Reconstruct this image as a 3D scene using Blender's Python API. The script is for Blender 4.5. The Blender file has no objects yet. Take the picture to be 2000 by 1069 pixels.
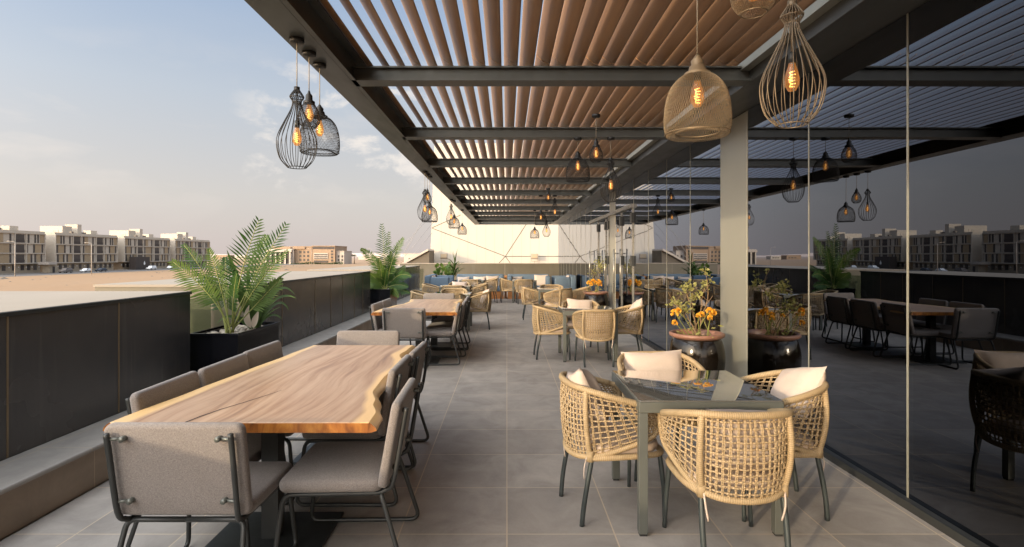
import bpy, bmesh, math, random
from mathutils import Vector, Matrix, noise

random.seed(7)
PI = math.pi
R = math.radians
scene = bpy.context.scene
COL = scene.collection

# ------------------------------------------------------------------ helpers
CAM_H = 1.55
F = 1066.0
def at(px, py, Y):
    """world point seen at a photo position, at depth Y"""
    return Vector(((px-990.0)*Y/F, Y, CAM_H-(py-500.0)*Y/F))

class MB:
    def __init__(s):
        s.v = []; s.f = []; s.m = []; s.uv = {}; s.sm = []
    def add(s, verts, faces, mi=0, uvs=None, smooth=False):
        o = len(s.v)
        s.v += [tuple(p) for p in verts]
        for k, f in enumerate(faces):
            if uvs is not None: s.uv[len(s.f)] = uvs[k]
            s.f.append(tuple(i+o for i in f)); s.m.append(mi); s.sm.append(smooth)
        return s
    def box(s, x0, y0, z0, x1, y1, z1, mi=0, M=None):
        v = [Vector(p) for p in ((x0,y0,z0),(x1,y0,z0),(x1,y1,z0),(x0,y1,z0),(x0,y0,z1),(x1,y0,z1),(x1,y1,z1),(x0,y1,z1))]
        if M is not None: v = [M @ p for p in v]
        return s.add(v, [(0,3,2,1),(4,5,6,7),(0,1,5,4),(1,2,6,5),(2,3,7,6),(3,0,4,7)], mi)
    def tube(s, path, r, seg=8, closed=False, mi=0, cap=True, flat=None, uv=False):
        P = [Vector(p) for p in path]; n = len(P)
        rad = r if isinstance(r, (list, tuple)) else [r]*n
        T = []
        for i in range(n):
            if closed: t = P[(i+1)%n]-P[i-1]
            elif i == 0: t = P[1]-P[0]
            elif i == n-1: t = P[-1]-P[-2]
            else: t = P[i+1]-P[i-1]
            T.append(t.normalized() if t.length > 1e-9 else Vector((0,0,1)))
        a = Vector((0,0,1)) if abs(T[0].z) < .9 else Vector((1,0,0))
        nrm = (a-T[0]*a.dot(T[0])).normalized()
        verts = []; faces = []
        for i in range(n):
            nrm = nrm-T[i]*nrm.dot(T[i])
            if nrm.length < 1e-6: nrm = T[i].orthogonal()
            nrm.normalize()
            b = T[i].cross(nrm)
            for k in range(seg):
                an = 2*PI*k/seg
                c, d = math.cos(an), math.sin(an)
                if flat: d *= flat
                verts.append(P[i]+(nrm*c+b*d)*rad[i])
        m = n if closed else n-1
        for i in range(m):
            j = (i+1) % n
            for k in range(seg):
                l = (k+1) % seg
                faces.append((i*seg+k, i*seg+l, j*seg+l, j*seg+k))
        uvs = None
        if uv:
            Ls = [0]
            for i in range(1, n+1): Ls.append(Ls[-1]+(P[i%n]-P[i-1]).length)
            uvs = []
            for i in range(m):
                for k in range(seg): uvs.append([(Ls[i],k/seg),(Ls[i],(k+1)/seg),(Ls[i+1],(k+1)/seg),(Ls[i+1],k/seg)])
        if cap and not closed:
            faces.append(tuple(range(seg))[::-1]); faces.append(tuple((n-1)*seg+k for k in range(seg)))
            if uv: uvs += [[(0,0)]*seg, [(Ls[-1],0)]*seg]
        return s.add(verts, faces, mi, uvs, smooth=True)
    def lathe(s, prof, seg=32, c=(0,0,0), mi=0, smooth=True):
        verts = []; faces = []; n = len(prof)
        for (r, z) in prof:
            for k in range(seg):
                a = 2*PI*k/seg
                verts.append((c[0]+r*math.cos(a), c[1]+r*math.sin(a), c[2]+z))
        for i in range(n-1):
            for k in range(seg):
                l = (k+1) % seg
                faces.append((i*seg+k, i*seg+l, (i+1)*seg+l, (i+1)*seg+k))
        return s.add(verts, faces, mi, smooth=smooth)
    def slab(s, w, h, t, rc, re, M, mi=0, seg=5, eseg=3, bulge=0.0):
        """rounded rectangle slab in local XY, thickness along Z, soft edges"""
        def loop(ins, z):
            pts = []
            hw, hh, rr = w/2-ins, h/2-ins, max(rc-ins, .001)
            for (cx, cy, a0) in ((hw-rr,hh-rr,0),(-hw+rr,hh-rr,PI/2),(-hw+rr,-hh+rr,PI),(hw-rr,-hh+rr,1.5*PI)):
                for k in range(seg+1):
                    a = a0+PI/2*k/seg
                    pts.append(M @ Vector((cx+rr*math.cos(a), cy+rr*math.sin(a), z)))
            return pts
        rings = []
        for k in range(eseg+1):
            a = PI/2*k/eseg
            rings.append(loop(re*(1-math.sin(a)), -t/2+re*(1-math.cos(a))))
        for k in range(eseg+1):
            a = PI/2*k/eseg
            rings.append(loop(re*(1-math.cos(a)), t/2-re*(1-math.sin(a))))
        if bulge:
            rings.insert(0, loop(min(w,h)*.22, -t/2-bulge)); rings.append(loop(min(w,h)*.22, t/2+bulge))
        n = len(rings[0]); verts = [p for r_ in rings for p in r_]; faces = []
        for i in range(len(rings)-1):
            for k in range(n):
                l = (k+1) % n
                faces.append((i*n+k, i*n+l, (i+1)*n+l, (i+1)*n+k))
        faces.append(tuple(range(n))[::-1]); faces.append(tuple((len(rings)-1)*n+k for k in range(n)))
        return s.add(verts, faces, mi, smooth=True)
    def build(s, name, mats, parent=None, bevel=0, angle=None):
        me = bpy.data.meshes.new(name)
        me.from_pydata(s.v, [], s.f)
        ml = mats if isinstance(mats, (list, tuple)) else [mats]
        for m in ml: me.materials.append(m)
        for i, p in enumerate(me.polygons):
            p.material_index = s.m[i]; p.use_smooth = s.sm[i]
        if s.uv:
            ul = me.uv_layers.new(name="UVMap")
            for i, p in enumerate(me.polygons):
                if i in s.uv:
                    for li, u in zip(p.loop_indices, s.uv[i]): ul.data[li].uv = u
        me.update()
        o = bpy.data.objects.new(name, me); COL.objects.link(o)
        if parent is not None: o.parent = parent
        if bevel:
            b = o.modifiers.new("b", 'BEVEL'); b.width = bevel; b.segments = 2; b.limit_method = 'ANGLE'
        return o

def tag(o, label=None, cat=None, group=None, kind=None):
    if label: o['label'] = label
    if cat: o['category'] = cat
    if group: o['group'] = group
    if kind: o['kind'] = kind
    return o
def empty(name, loc=(0,0,0), rz=0, label=None, cat=None, group=None):
    o = bpy.data.objects.new(name, None); COL.objects.link(o)
    o.location = loc; o.rotation_euler = (0,0,rz); o.empty_display_size = .1
    return tag(o, label, cat, group)
def copy_tree(o, parent=None):
    c = o.copy(); COL.objects.link(c); c.parent = parent
    for ch in list(o.children): copy_tree(ch, c)
    return c
class Kit:
    """first use moves the prototype, later uses copy it with its parts"""
    def __init__(s, root): s.root = root; s.used = False
    def put(s, loc, rz, label, group=None, cat=None):
        o = s.root if not s.used else copy_tree(s.root)
        s.used = True
        o.location = loc; o.rotation_euler = (0,0,rz); o['label'] = label
        if group: o['group'] = group
        return o
def bez(p0, p1, p2, n):
    p0, p1, p2 = Vector(p0), Vector(p1), Vector(p2)
    return [p0*(1-t)**2+p1*2*t*(1-t)+p2*t*t for t in [i/n for i in range(n+1)]]
def catmull(P, n=6, closed=False):
    P = [Vector(p) for p in P]; out = []
    m = len(P)
    rng = range(m) if closed else range(m-1)
    for i in rng:
        if closed: a, b, c, d = P[i-1], P[i], P[(i+1)%m], P[(i+2)%m]
        else: a, b, c, d = P[max(i-1,0)], P[i], P[i+1], P[min(i+2,m-1)]
        for k in range(n):
            t = k/n
            out.append(.5*((2*b)+(c-a)*t+(2*a-5*b+4*c-d)*t*t+(3*b-a-3*c+d)*t**3))
    if not closed: out.append(P[-1])
    return out
def samp(path, t):
    x = max(0, min(1, t))*(len(path)-1); i = min(int(x), len(path)-2)
    return path[i].lerp(path[i+1], x-i)

# ------------------------------------------------------------------ materials
def new_mat(name):
    m = bpy.data.materials.new(name); m.use_nodes = True
    nt = m.node_tree
    return m, nt, nt.nodes['Principled BSDF']
def N(nt, t, **kw):
    n = nt.nodes.new(t)
    for k, v in kw.items(): setattr(n, k, v)
    return n
def mathn(nt, op, a, b=None, clamp=False):
    n = N(nt, 'ShaderNodeMath', operation=op, use_clamp=clamp)
    for i, x in enumerate((a, b)):
        if x is None: continue
        if isinstance(x, (int, float)): n.inputs[i].default_value = x
        else: nt.links.new(x, n.inputs[i])
    return n.outputs[0]
def mixc(nt, fac, a, b, bt='MIX'):
    n = N(nt, 'ShaderNodeMix', data_type='RGBA', blend_type=bt)
    for s, x in ((0, fac), (6, a), (7, b)):
        if isinstance(x, (int, float)): n.inputs[s].default_value = x
        elif isinstance(x, tuple): n.inputs[s].default_value = (*x[:3], 1)
        else: nt.links.new(x, n.inputs[s])
    return n.outputs[2]
def noisen(nt, vec, scale, detail=4, rough=.55, dist=0):
    n = N(nt, 'ShaderNodeTexNoise'); n.inputs['Scale'].default_value = scale
    n.inputs['Detail'].default_value = detail; n.inputs['Roughness'].default_value = rough
    n.inputs['Distortion'].default_value = dist
    if vec is not None: nt.links.new(vec, n.inputs['Vector'])
    return n.outputs['Fac']
def objco(nt, scale=(1,1,1), loc=(0,0,0), kind='Object'):
    tc = N(nt, 'ShaderNodeTexCoord'); mp = N(nt, 'ShaderNodeMapping')
    mp.inputs['Scale'].default_value = scale; mp.inputs['Location'].default_value = loc
    nt.links.new(tc.outputs[kind], mp.inputs['Vector'])
    return mp.outputs[0]
def ramp(nt, fac, stops):
    n = N(nt, 'ShaderNodeValToRGB'); cr = n.color_ramp
    while len(cr.elements) < len(stops): cr.elements.new(.5)
    for e, (p, c) in zip(cr.elements, stops):
        e.position = p; e.color = (*c, 1) if len(c) == 3 else c
    nt.links.new(fac, n.inputs[0])
    return n.outputs[0]
def bumpn(nt, bs, h, strength=.2, dist=.01):
    b = N(nt, 'ShaderNodeBump'); b.inputs['Strength'].default_value = strength; b.inputs['Distance'].default_value = dist
    nt.links.new(h, b.inputs['Height']); nt.links.new(b.outputs[0], bs.inputs['Normal'])
def plain(name, col, rough=.6, metal=0, ns=8, na=.18, bump=0, bs_=60, spec=.5, stretch=(1,1,1), rv=.12):
    m, nt, b = new_mat(name)
    v = objco(nt, stretch)
    n1 = noisen(nt, v, ns, 5)
    c = mixc(nt, n1, tuple(x*(1-na) for x in col), tuple(min(1, x*(1+na)) for x in col))
    nt.links.new(c, b.inputs['Base Color'])
    n2 = noisen(nt, v, ns*2.7, 3)
    nt.links.new(mathn(nt, 'ADD', mathn(nt, 'MULTIPLY', n2, rv*2), rough-rv, True), b.inputs['Roughness'])
    b.inputs['Metallic'].default_value = metal; b.inputs['Specular IOR Level'].default_value = spec
    if bump: bumpn(nt, b, noisen(nt, v, bs_, 3), bump, .004)
    return m

M = {}
M['metal_dark'] = plain('metal_dark', (.035,.037,.036), .42, .2, 6, .25)
M['pergola_metal'] = plain('pergola_metal', (.085,.086,.078), .4, .35, 3, .25, stretch=(1,.3,1))
M['column'] = plain('column', (.31,.305,.255), .34, .3, 1.2, .06, rv=.05)
M['frame_metal'] = plain('frame_metal', (.125,.132,.117), .38, .35, 5, .12)
M['leg_metal'] = plain('leg_metal', (.045,.055,.055), .36, .3, 7, .15)
M['steel'] = plain('steel', (.32,.31,.28), .3, .7, 9, .15)
M['planter'] = plain('planter', (.005,.0055,.008), .2, .0, 5, .3)
M['white_paint'] = plain('white_paint', (.45,.415,.355), .7, 0, .6, .1, stretch=(1,1,.2))
M['off_white'] = plain('off_white', (.47,.415,.345), .85, 0, .15, .06)
M['beige_panel'] = plain('beige_panel', (.34,.255,.16), .85, 0, .3, .1)
M['stone_base'] = plain('stone_base', (.36,.295,.215), .9, 0, .8, .25)
M['window_dark'] = plain('window_dark', (.045,.038,.036), .35, 0, .4, .5)
M['dark_brown'] = plain('dark_brown', (.045,.034,.03), .6, 0, .4, .2)
M['tan_wall'] = plain('tan_wall', (.30,.21,.14), .9, 0, .08, .1)
M['tan_grey'] = plain('tan_grey', (.42,.37,.32), .9, 0, .08, .1)
M['asphalt'] = plain('asphalt', (.115,.105,.098), .9, 0, .2, .15)
M['paving'] = plain('paving', (.27,.235,.20), .9, 0, .3, .15)
M['blue_fabric'] = plain('blue_fabric', (.105,.15,.20), .9, 0, 30, .15, .25, 250)
M['orange_wood'] = plain('orange_wood', (.42,.17,.05), .5, 0, 6, .3, stretch=(1,1,5))
M['pillow'] = plain('pillow', (.53,.435,.365), .92, 0, 90, .07, .3, 300)
M['seat_pad'] = plain('seat_pad', (.46,.36,.285), .92, 0, 60, .1, .3, 300)
M['soil'] = plain('soil', (.16,.115,.07), .95, 0, 40, .4, .6, 60)
M['pebble'] = plain('pebble', (.33,.285,.23), .7, 0, 6, .35)
M['terracotta'] = plain('terracotta', (.24,.12,.08), .45, 0, 12, .25)
M['bark'] = plain('bark', (.23,.155,.085), .9, 0, 30, .3)
M['rubber'] = plain('rubber', (.02,.02,.02), .8)
M['cord'] = plain('cord', (.30,.25,.18), .6)
M['car_white'] = plain('car_white', (.72,.72,.72), .25, 0, 1, .04)
M['car_dark'] = plain('car_dark', (.03,.04,.06), .25, 0, 1, .1)
M['car_grey'] = plain('car_grey', (.13,.11,.10), .4, 0, 1, .1)
M['paper_white'] = plain('paper_white', (.8,.8,.78), .6)
M['wire_black'] = plain('wire_black', (.022,.021,.02), .5, .3)
M['wire_bronze'] = plain('wire_bronze', (.27,.20,.12), .42, .45)
M['slope_roof'] = plain('slope_roof', (.10,.082,.06), .7, 0, 2, .2)
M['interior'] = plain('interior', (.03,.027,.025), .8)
M['cable'] = plain('cable', (.25,.24,.23), .5)
M['grout_gold'] = plain('grout_gold', (.21,.15,.085), .5, .2, 4, .3)

def leafmat(name, c1, c2, trans=.35, scale=3):
    m, nt, b = new_mat(name)
    v = objco(nt)
    c = mixc(nt, noisen(nt, v, scale, 3), c1, c2)
    nt.links.new(c, b.inputs['Base Color']); b.inputs['Roughness'].default_value = .5; b.inputs['Specular IOR Level'].default_value = .18
    t = N(nt, 'ShaderNodeBsdfTranslucent'); nt.links.new(c, t.inputs[0])
    mx = N(nt, 'ShaderNodeMixShader'); mx.inputs[0].default_value = trans
    nt.links.new(b.outputs[0], mx.inputs[1]); nt.links.new(t.outputs[0], mx.inputs[2])
    nt.links.new(mx.outputs[0], nt.nodes['Material Output'].inputs[0])
    return m
M['palm'] = leafmat('palm', (.010,.034,.006), (.036,.085,.014), .14, 4)
M['palm_light'] = leafmat('palm_light', (.034,.075,.012), (.105,.155,.03), .16, 4)
M['lily'] = leafmat('lily', (.028,.065,.016), (.09,.15,.035), .2, 6)
M['stalk'] = leafmat('stalk', (.17,.20,.05), (.27,.27,.09), .1)
M['yellow_leaf'] = leafmat('yellow_leaf', (.25,.26,.07), (.45,.42,.17), .35, 20)
M['orange_petal'] = leafmat('orange_petal', (.82,.38,.03), (.88,.58,.10), .3, 30)
M['spathe'] = leafmat('spathe', (.65,.55,.45), (.7,.6,.5), .3, 10)
M['tree_far'] = leafmat('tree_far', (.04,.06,.025), (.08,.10,.04), .2, 1)

# grey woven fabric
def fabric(name, c1, c2):
    m, nt, b = new_mat(name)
    v = objco(nt, (420,420,140)); v2 = objco(nt, (140,140,420))
    n1 = noisen(nt, v, 1, 2); n2 = noisen(nt, v2, 1, 2); big = noisen(nt, objco(nt), 5, 3)
    f = mathn(nt, 'MULTIPLY', mathn(nt, 'ADD', n1, n2), .5)
    f = mathn(nt, 'MULTIPLY', mathn(nt, 'SUBTRACT', f, .36), 3.5, True)
    c = mixc(nt, f, c1, c2)
    c = mixc(nt, mathn(nt, 'MULTIPLY', big, .25), c, (.12,.09,.075))
    nt.links.new(c, b.inputs['Base Color']); b.inputs['Roughness'].default_value = .95
    b.inputs['Sheen Weight'].default_value = .2
    bumpn(nt, b, f, .25, .003)
    return m
M['grey_fabric'] = fabric('grey_fabric', (.15,.13,.118), (.285,.252,.23))

# wrapped rope for rattan tubes
def rope(name, c1, c2, sc):
    m, nt, b = new_mat(name)
    v = objco(nt)
    n1 = noisen(nt, v, 14, 4); n2 = noisen(nt, v, 140, 2)
    w = N(nt, 'ShaderNodeTexWave'); w.inputs['Scale'].default_value = sc; w.inputs['Distortion'].default_value = .6
    tcu = N(nt, 'ShaderNodeTexCoord'); nt.links.new(tcu.outputs['UV'], w.inputs['Vector'])
    c = mixc(nt, n1, c1, c2); c = mixc(nt, mathn(nt, 'MULTIPLY', w.outputs['Fac'], .55), c, tuple(x*.5 for x in c1))
    c = mixc(nt, mathn(nt, 'MULTIPLY', n2, .3), c, tuple(x*.6 for x in c1))
    nt.links.new(c, b.inputs['Base Color']); b.inputs['Roughness'].default_value = .65
    bumpn(nt, b, w.outputs['Fac'], .35, .003)
    return m
M['rattan'] = rope('rattan', (.35,.245,.125), (.53,.40,.235), 30)
M['rattan_cord'] = rope('rattan_cord', (.33,.23,.12), (.58,.44,.265), 20)

# live-edge wood: u across, v along (uv), sapwood along both edges
def wood():
    m, nt, b = new_mat('live_edge_wood')
    tc = N(nt, 'ShaderNodeTexCoord'); sp = N(nt, 'ShaderNodeSeparateXYZ'); nt.links.new(tc.outputs['UV'], sp.inputs[0])
    u = sp.outputs[0]
    v = objco(nt, (16,.8,3)); warp = noisen(nt, objco(nt, (1,.45,1)), 1.5, 2)
    vv = N(nt, 'ShaderNodeVectorMath', operation='ADD')
    sc = N(nt, 'ShaderNodeVectorMath', operation='SCALE'); cb = N(nt, 'ShaderNodeCombineXYZ')
    nt.links.new(warp, cb.inputs[0]); nt.links.new(cb.outputs[0], sc.inputs[0]); sc.inputs['Scale'].default_value = 5
    nt.links.new(v, vv.inputs[0]); nt.links.new(sc.outputs[0], vv.inputs[1])
    g = noisen(nt, vv.outputs[0], 1.3, 6, .6)
    fine = noisen(nt, objco(nt, (60,2.5,20)), 2, 4)
    big = noisen(nt, objco(nt, (1.2,.7,1)), 2.4, 3)
    c = ramp(nt, g, [(.24,(.15,.065,.028)), (.38,(.35,.175,.075)), (.52,(.50,.30,.165)), (.72,(.62,.41,.25))])
    c = mixc(nt, mathn(nt, 'MULTIPLY', big, .35), c, (.50,.355,.24))
    c = mixc(nt, mathn(nt, 'MULTIPLY', fine, .35), c, (.16,.08,.04))
    d = mathn(nt, 'ABSOLUTE', mathn(nt, 'SUBTRACT', u, .5))
    d = mathn(nt, 'ADD', d, mathn(nt, 'MULTIPLY', mathn(nt, 'SUBTRACT', warp, .5), .16))
    sap = N(nt, 'ShaderNodeMapRange'); sap.inputs[1].default_value = .435; sap.inputs[2].default_value = .465
    nt.links.new(d, sap.inputs[0])
    c = mixc(nt, mathn(nt, 'MULTIPLY', sap.outputs[0], .85), c, (.80,.52,.22))
    nt.links.new(c, b.inputs['Base Color']); b.inputs['Roughness'].default_value = .4
    b.inputs['Coat Weight'].default_value = .15; b.inputs['Coat Roughness'].default_value = .3
    bumpn(nt, b, fine, .08, .002)
    return m
M['wood'] = wood()
def endgrain():
    m, nt, b = new_mat('end_grain')
    g = noisen(nt, objco(nt, (7,1,3)), 2, 5, .6, .6); f = noisen(nt, objco(nt, (40,1,14)), 2, 4)
    c = ramp(nt, g, [(.3,(.10,.03,.008)), (.5,(.34,.12,.022)), (.7,(.56,.25,.05))])
    c = mixc(nt, mathn(nt, 'MULTIPLY', f, .4), c, (.12,.04,.01))
    nt.links.new(c, b.inputs['Base Color']); b.inputs['Roughness'].default_value = .35
    return m
M['end_grain'] = endgrain()

# slats: painted wood-look aluminium
def slatmat():
    m, nt, b = new_mat('slat_brown')
    s1 = noisen(nt, objco(nt, (14,.8,14)), 2, 5); s2 = noisen(nt, objco(nt, (2,1.5,2)), 2.5, 4)
    c = mixc(nt, s1, (.22,.095,.035), (.54,.285,.11)); c = mixc(nt, mathn(nt, 'MULTIPLY', s2, .5), c, (.27,.155,.085))
    oi = N(nt, 'ShaderNodeObjectInfo'); mr = N(nt, 'ShaderNodeMapRange'); mr.inputs[3].default_value = .0; mr.inputs[4].default_value = .45; nt.links.new(oi.outputs['Random'], mr.inputs[0])
    c = mixc(nt, mr.outputs[0], c, (.17,.105,.065))
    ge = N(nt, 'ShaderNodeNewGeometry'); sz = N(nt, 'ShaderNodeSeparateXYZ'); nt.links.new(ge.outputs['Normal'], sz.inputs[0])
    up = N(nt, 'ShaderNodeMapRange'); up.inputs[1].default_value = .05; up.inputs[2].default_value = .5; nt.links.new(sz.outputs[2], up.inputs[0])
    c = mixc(nt, mathn(nt, 'MULTIPLY', up.outputs[0], .85), c, (.30,.32,.36))      # sky light on upper faces, painted in as silver-grey
    nt.links.new(c, b.inputs['Base Color']); b.inputs['Roughness'].default_value = .38
    return m
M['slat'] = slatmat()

# floor tiles with grout
def tiles(name, bw, rh, off, c1, c2, grout, mortar=.0042, rough=.5, plane='XY'):
    m, nt, b = new_mat(name)
    tc = N(nt, 'ShaderNodeTexCoord'); vec = tc.outputs['Object']
    if plane == 'YZ':
        sp = N(nt, 'ShaderNodeSeparateXYZ'); cb = N(nt, 'ShaderNodeCombineXYZ'); nt.links.new(vec, sp.inputs[0])
        nt.links.new(sp.outputs[1], cb.inputs[0]); nt.links.new(sp.outputs[2], cb.inputs[1]); vec = cb.outputs[0]
    mp = N(nt, 'ShaderNodeMapping'); mp.inputs['Location'].default_value = (*off, 0); nt.links.new(vec, mp.inputs[0])
    br = N(nt, 'ShaderNodeTexBrick', offset=0.0, squash=1.0)
    br.inputs['Scale'].default_value = 1; br.inputs['Mortar Size'].default_value = mortar; br.inputs['Mortar Smooth'].default_value = .2
    br.inputs['Brick Width'].default_value = bw; br.inputs['Row Height'].default_value = rh; br.inputs['Bias'].default_value = 0
    br.inputs['Color1'].default_value = (*c1,1); br.inputs['Color2'].default_value = (*c2,1); br.inputs['Mortar'].default_value = (*grout,1)
    nt.links.new(mp.outputs[0], br.inputs['Vector'])
    n1 = noisen(nt, objco(nt), 3.2, 7, .65, .6); n2 = noisen(nt, objco(nt), 55, 3); n3 = noisen(nt, objco(nt, (1,.35,1)), .8, 4)
    c = mixc(nt, mathn(nt, 'MULTIPLY', mathn(nt, 'SUBTRACT', n1, .35, True), 1.9, True), br.outputs['Color'], tuple(x*.55 for x in c1))
    c = mixc(nt, mathn(nt, 'MULTIPLY', mathn(nt, 'SUBTRACT', n3, .45, True), 1.2, True), c, (.46,.41,.355))
    c = mixc(nt, mathn(nt, 'MULTIPLY', n2, .22), c, tuple(x*.5 for x in c1))
    c = mixc(nt, mathn(nt, 'MULTIPLY', br.outputs['Fac'], .85), c, grout)
    nt.links.new(c, b.inputs['Base Color'])
    nt.links.new(mathn(nt, 'ADD', mathn(nt, 'MULTIPLY', n1, .3), rough-.15, True), b.inputs['Roughness'])
    h = mathn(nt, 'SUBTRACT', mathn(nt, 'MULTIPLY', n2, .15), br.outputs['Fac'])
    bumpn(nt, b, h, .35, .003)
    return m
M['floor_tile'] = tiles('floor_tile', .6, .61, (0, -3.04+.61*20), (.35,.318,.287), (.465,.424,.382), (.56,.46,.34))
M['ledge_tile'] = tiles('ledge_tile', .61, 1.2, (0,0), (.34,.315,.285), (.38,.35,.315), (.42,.34,.24), .003)
M['ledge_face'] = tiles('ledge_face', 1.22, 2.0, (0,1), (.30,.22,.15), (.33,.25,.175), (.45,.34,.22), .003, plane='YZ')
M['coping'] = plain('coping', (.31,.268,.22), .85, 0, 1.2, .1, .1, 40, spec=.12, stretch=(1,.6,1))

# dark metal cladding panels with streaks and dust
def cladding(name, base, hi, rough):
    m, nt, b = new_mat(name)
    bl = noisen(nt, objco(nt, (.9,.7,.6)), 1.5, 4); st = noisen(nt, objco(nt, (1,5,.25)), 3, 3, .5); sp = noisen(nt, objco(nt), 45, 3)
    f = mathn(nt, 'MULTIPLY', mathn(nt, 'SUBTRACT', bl, .38, True), 1.8, True)
    c = mixc(nt, f, base, hi)
    c = mixc(nt, mathn(nt, 'MULTIPLY', mathn(nt, 'SUBTRACT', st, .56, True), 1.3, True), c, (.15,.14,.13))
    c = mixc(nt, mathn(nt, 'MULTIPLY', mathn(nt, 'SUBTRACT', sp, .70, True), 2.0, True), c, (.2,.18,.16))
    sep = N(nt, 'ShaderNodeSeparateXYZ'); nt.links.new(objco(nt), sep.inputs[0])
    du = N(nt, 'ShaderNodeMapRange'); du.inputs[1].default_value = .55; du.inputs[2].default_value = .28; nt.links.new(sep.outputs[2], du.inputs[0])
    c = mixc(nt, mathn(nt, 'MULTIPLY', mathn(nt, 'MULTIPLY', du.outputs[0], bl), .45), c, (.16,.14,.115))
    nt.links.new(c, b.inputs['Base Color'])
    nt.links.new(mathn(nt, 'ADD', mathn(nt, 'MULTIPLY', bl, .22), rough, True), b.inputs['Roughness'])
    return m
M['cladding'] = cladding('cladding', (.030,.031,.035), (.082,.076,.071), .13)
M['cladding_olive'] = cladding('cladding_olive', (.082,.072,.05), (.125,.11,.076), .35)

# dark mirror glass
def glass_wall_mat():
    m, nt, b = new_mat('mirror_glass')
    nt.nodes.remove(b)
    lw = N(nt, 'ShaderNodeLayerWeight'); lw.inputs['Blend'].default_value = .5
    f = mathn(nt, 'ADD', mathn(nt, 'MULTIPLY', mathn(nt, 'POWER', lw.outputs['Facing'], 2.5), .80), .085, True)
    gl = N(nt, 'ShaderNodeBsdfGlossy'); gl.inputs['Roughness'].default_value = .004; gl.inputs['Color'].default_value = (.77,.83,.95,1)
    nz = noisen(nt, objco(nt), .7, 1)
    bp = N(nt, 'ShaderNodeBump'); bp.inputs['Strength'].default_value = .09; bp.inputs['Distance'].default_value = .02
    nt.links.new(nz, bp.inputs['Height']); nt.links.new(bp.outputs[0], gl.inputs['Normal'])
    tr = N(nt, 'ShaderNodeBsdfTransparent'); tr.inputs['Color'].default_value = (.03,.03,.03,1)
    mx = N(nt, 'ShaderNodeMixShader'); nt.links.new(f, mx.inputs[0]); nt.links.new(tr.outputs[0], mx.inputs[1]); nt.links.new(gl.outputs[0], mx.inputs[2])
    nt.links.new(mx.outputs[0], nt.nodes['Material Output'].inputs[0])
    return m
M['mirror_glass'] = glass_wall_mat()
def clear_glass(name, tint, refl=.1):
    m, nt, b = new_mat(name); nt.nodes.remove(b)
    lw = N(nt, 'ShaderNodeLayerWeight'); lw.inputs['Blend'].default_value = .5
    f = mathn(nt, 'ADD', mathn(nt, 'MULTIPLY', mathn(nt, 'POWER', lw.outputs['Facing'], 3), .7), refl, True)
    gl = N(nt, 'ShaderNodeBsdfGlossy'); gl.inputs['Roughness'].default_value = .01
    tr = N(nt, 'ShaderNodeBsdfTransparent'); tr.inputs['Color'].default_value = (*tint,1)
    mx = N(nt, 'ShaderNodeMixShader'); nt.links.new(f, mx.inputs[0]); nt.links.new(tr.outputs[0], mx.inputs[1]); nt.links.new(gl.outputs[0], mx.inputs[2])
    nt.links.new(mx.outputs[0], nt.nodes['Material Output'].inputs[0])
    return m
M['green_glass'] = clear_glass('green_glass', (.72,.80,.70), .12)
M['bulb_glass'] = clear_glass('bulb_glass', (1.0,.70,.40), .06)
_n = M['bulb_glass'].node_tree; _e = N(_n, 'ShaderNodeEmission'); _e.inputs[0].default_value = (1,.42,.12,1); _e.inputs[1].default_value = .17
_a = N(_n, 'ShaderNodeAddShader'); _o = _n.nodes['Material Output']; _s = _o.inputs[0].links[0].from_socket
_n.links.new(_s, _a.inputs[0]); _n.links.new(_e.outputs[0], _a.inputs[1]); _n.links.new(_a.outputs[0], _o.inputs[0])
M['table_glass'] = plain('table_glass', (.11,.106,.094), .012, 0, 2, .08, spec=1.0, rv=.006)
_b = M['table_glass'].node_tree.nodes['Principled BSDF']; _b.inputs['Coat Weight'].default_value = 1; _b.inputs['Coat Roughness'].default_value = .008; _b.inputs['Coat IOR'].default_value = 1.5

# glazed urn
def glaze():
    m, nt, b = new_mat('black_glaze')
    n1 = noisen(nt, objco(nt), 9, 5, .7)
    c = mixc(nt, n1, (.003,.0025,.002), (.016,.011,.007))
    nt.links.new(c, b.inputs['Base Color']); b.inputs['Roughness'].default_value = .07
    b.inputs['Specular IOR Level'].default_value = .35; b.inputs['Coat Weight'].default_value = .1; b.inputs['Coat Roughness'].default_value = .03
    bumpn(nt, b, noisen(nt, objco(nt), 22, 4, .6), .18, .01)
    return m
M['glaze'] = glaze()
def emit(name, col, s):
    m, nt, b = new_mat(name)
    n = noisen(nt, objco(nt), 30, 2)
    nt.links.new(mixc(nt, n, col, tuple(min(1, x*1.1) for x in col)), b.inputs['Emission Color'])
    b.inputs['Emission Strength'].default_value = s; b.inputs['Base Color'].default_value = (*col,1)
    return m
M['filament'] = emit('filament', (1,.64,.26), 2.6)

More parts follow.
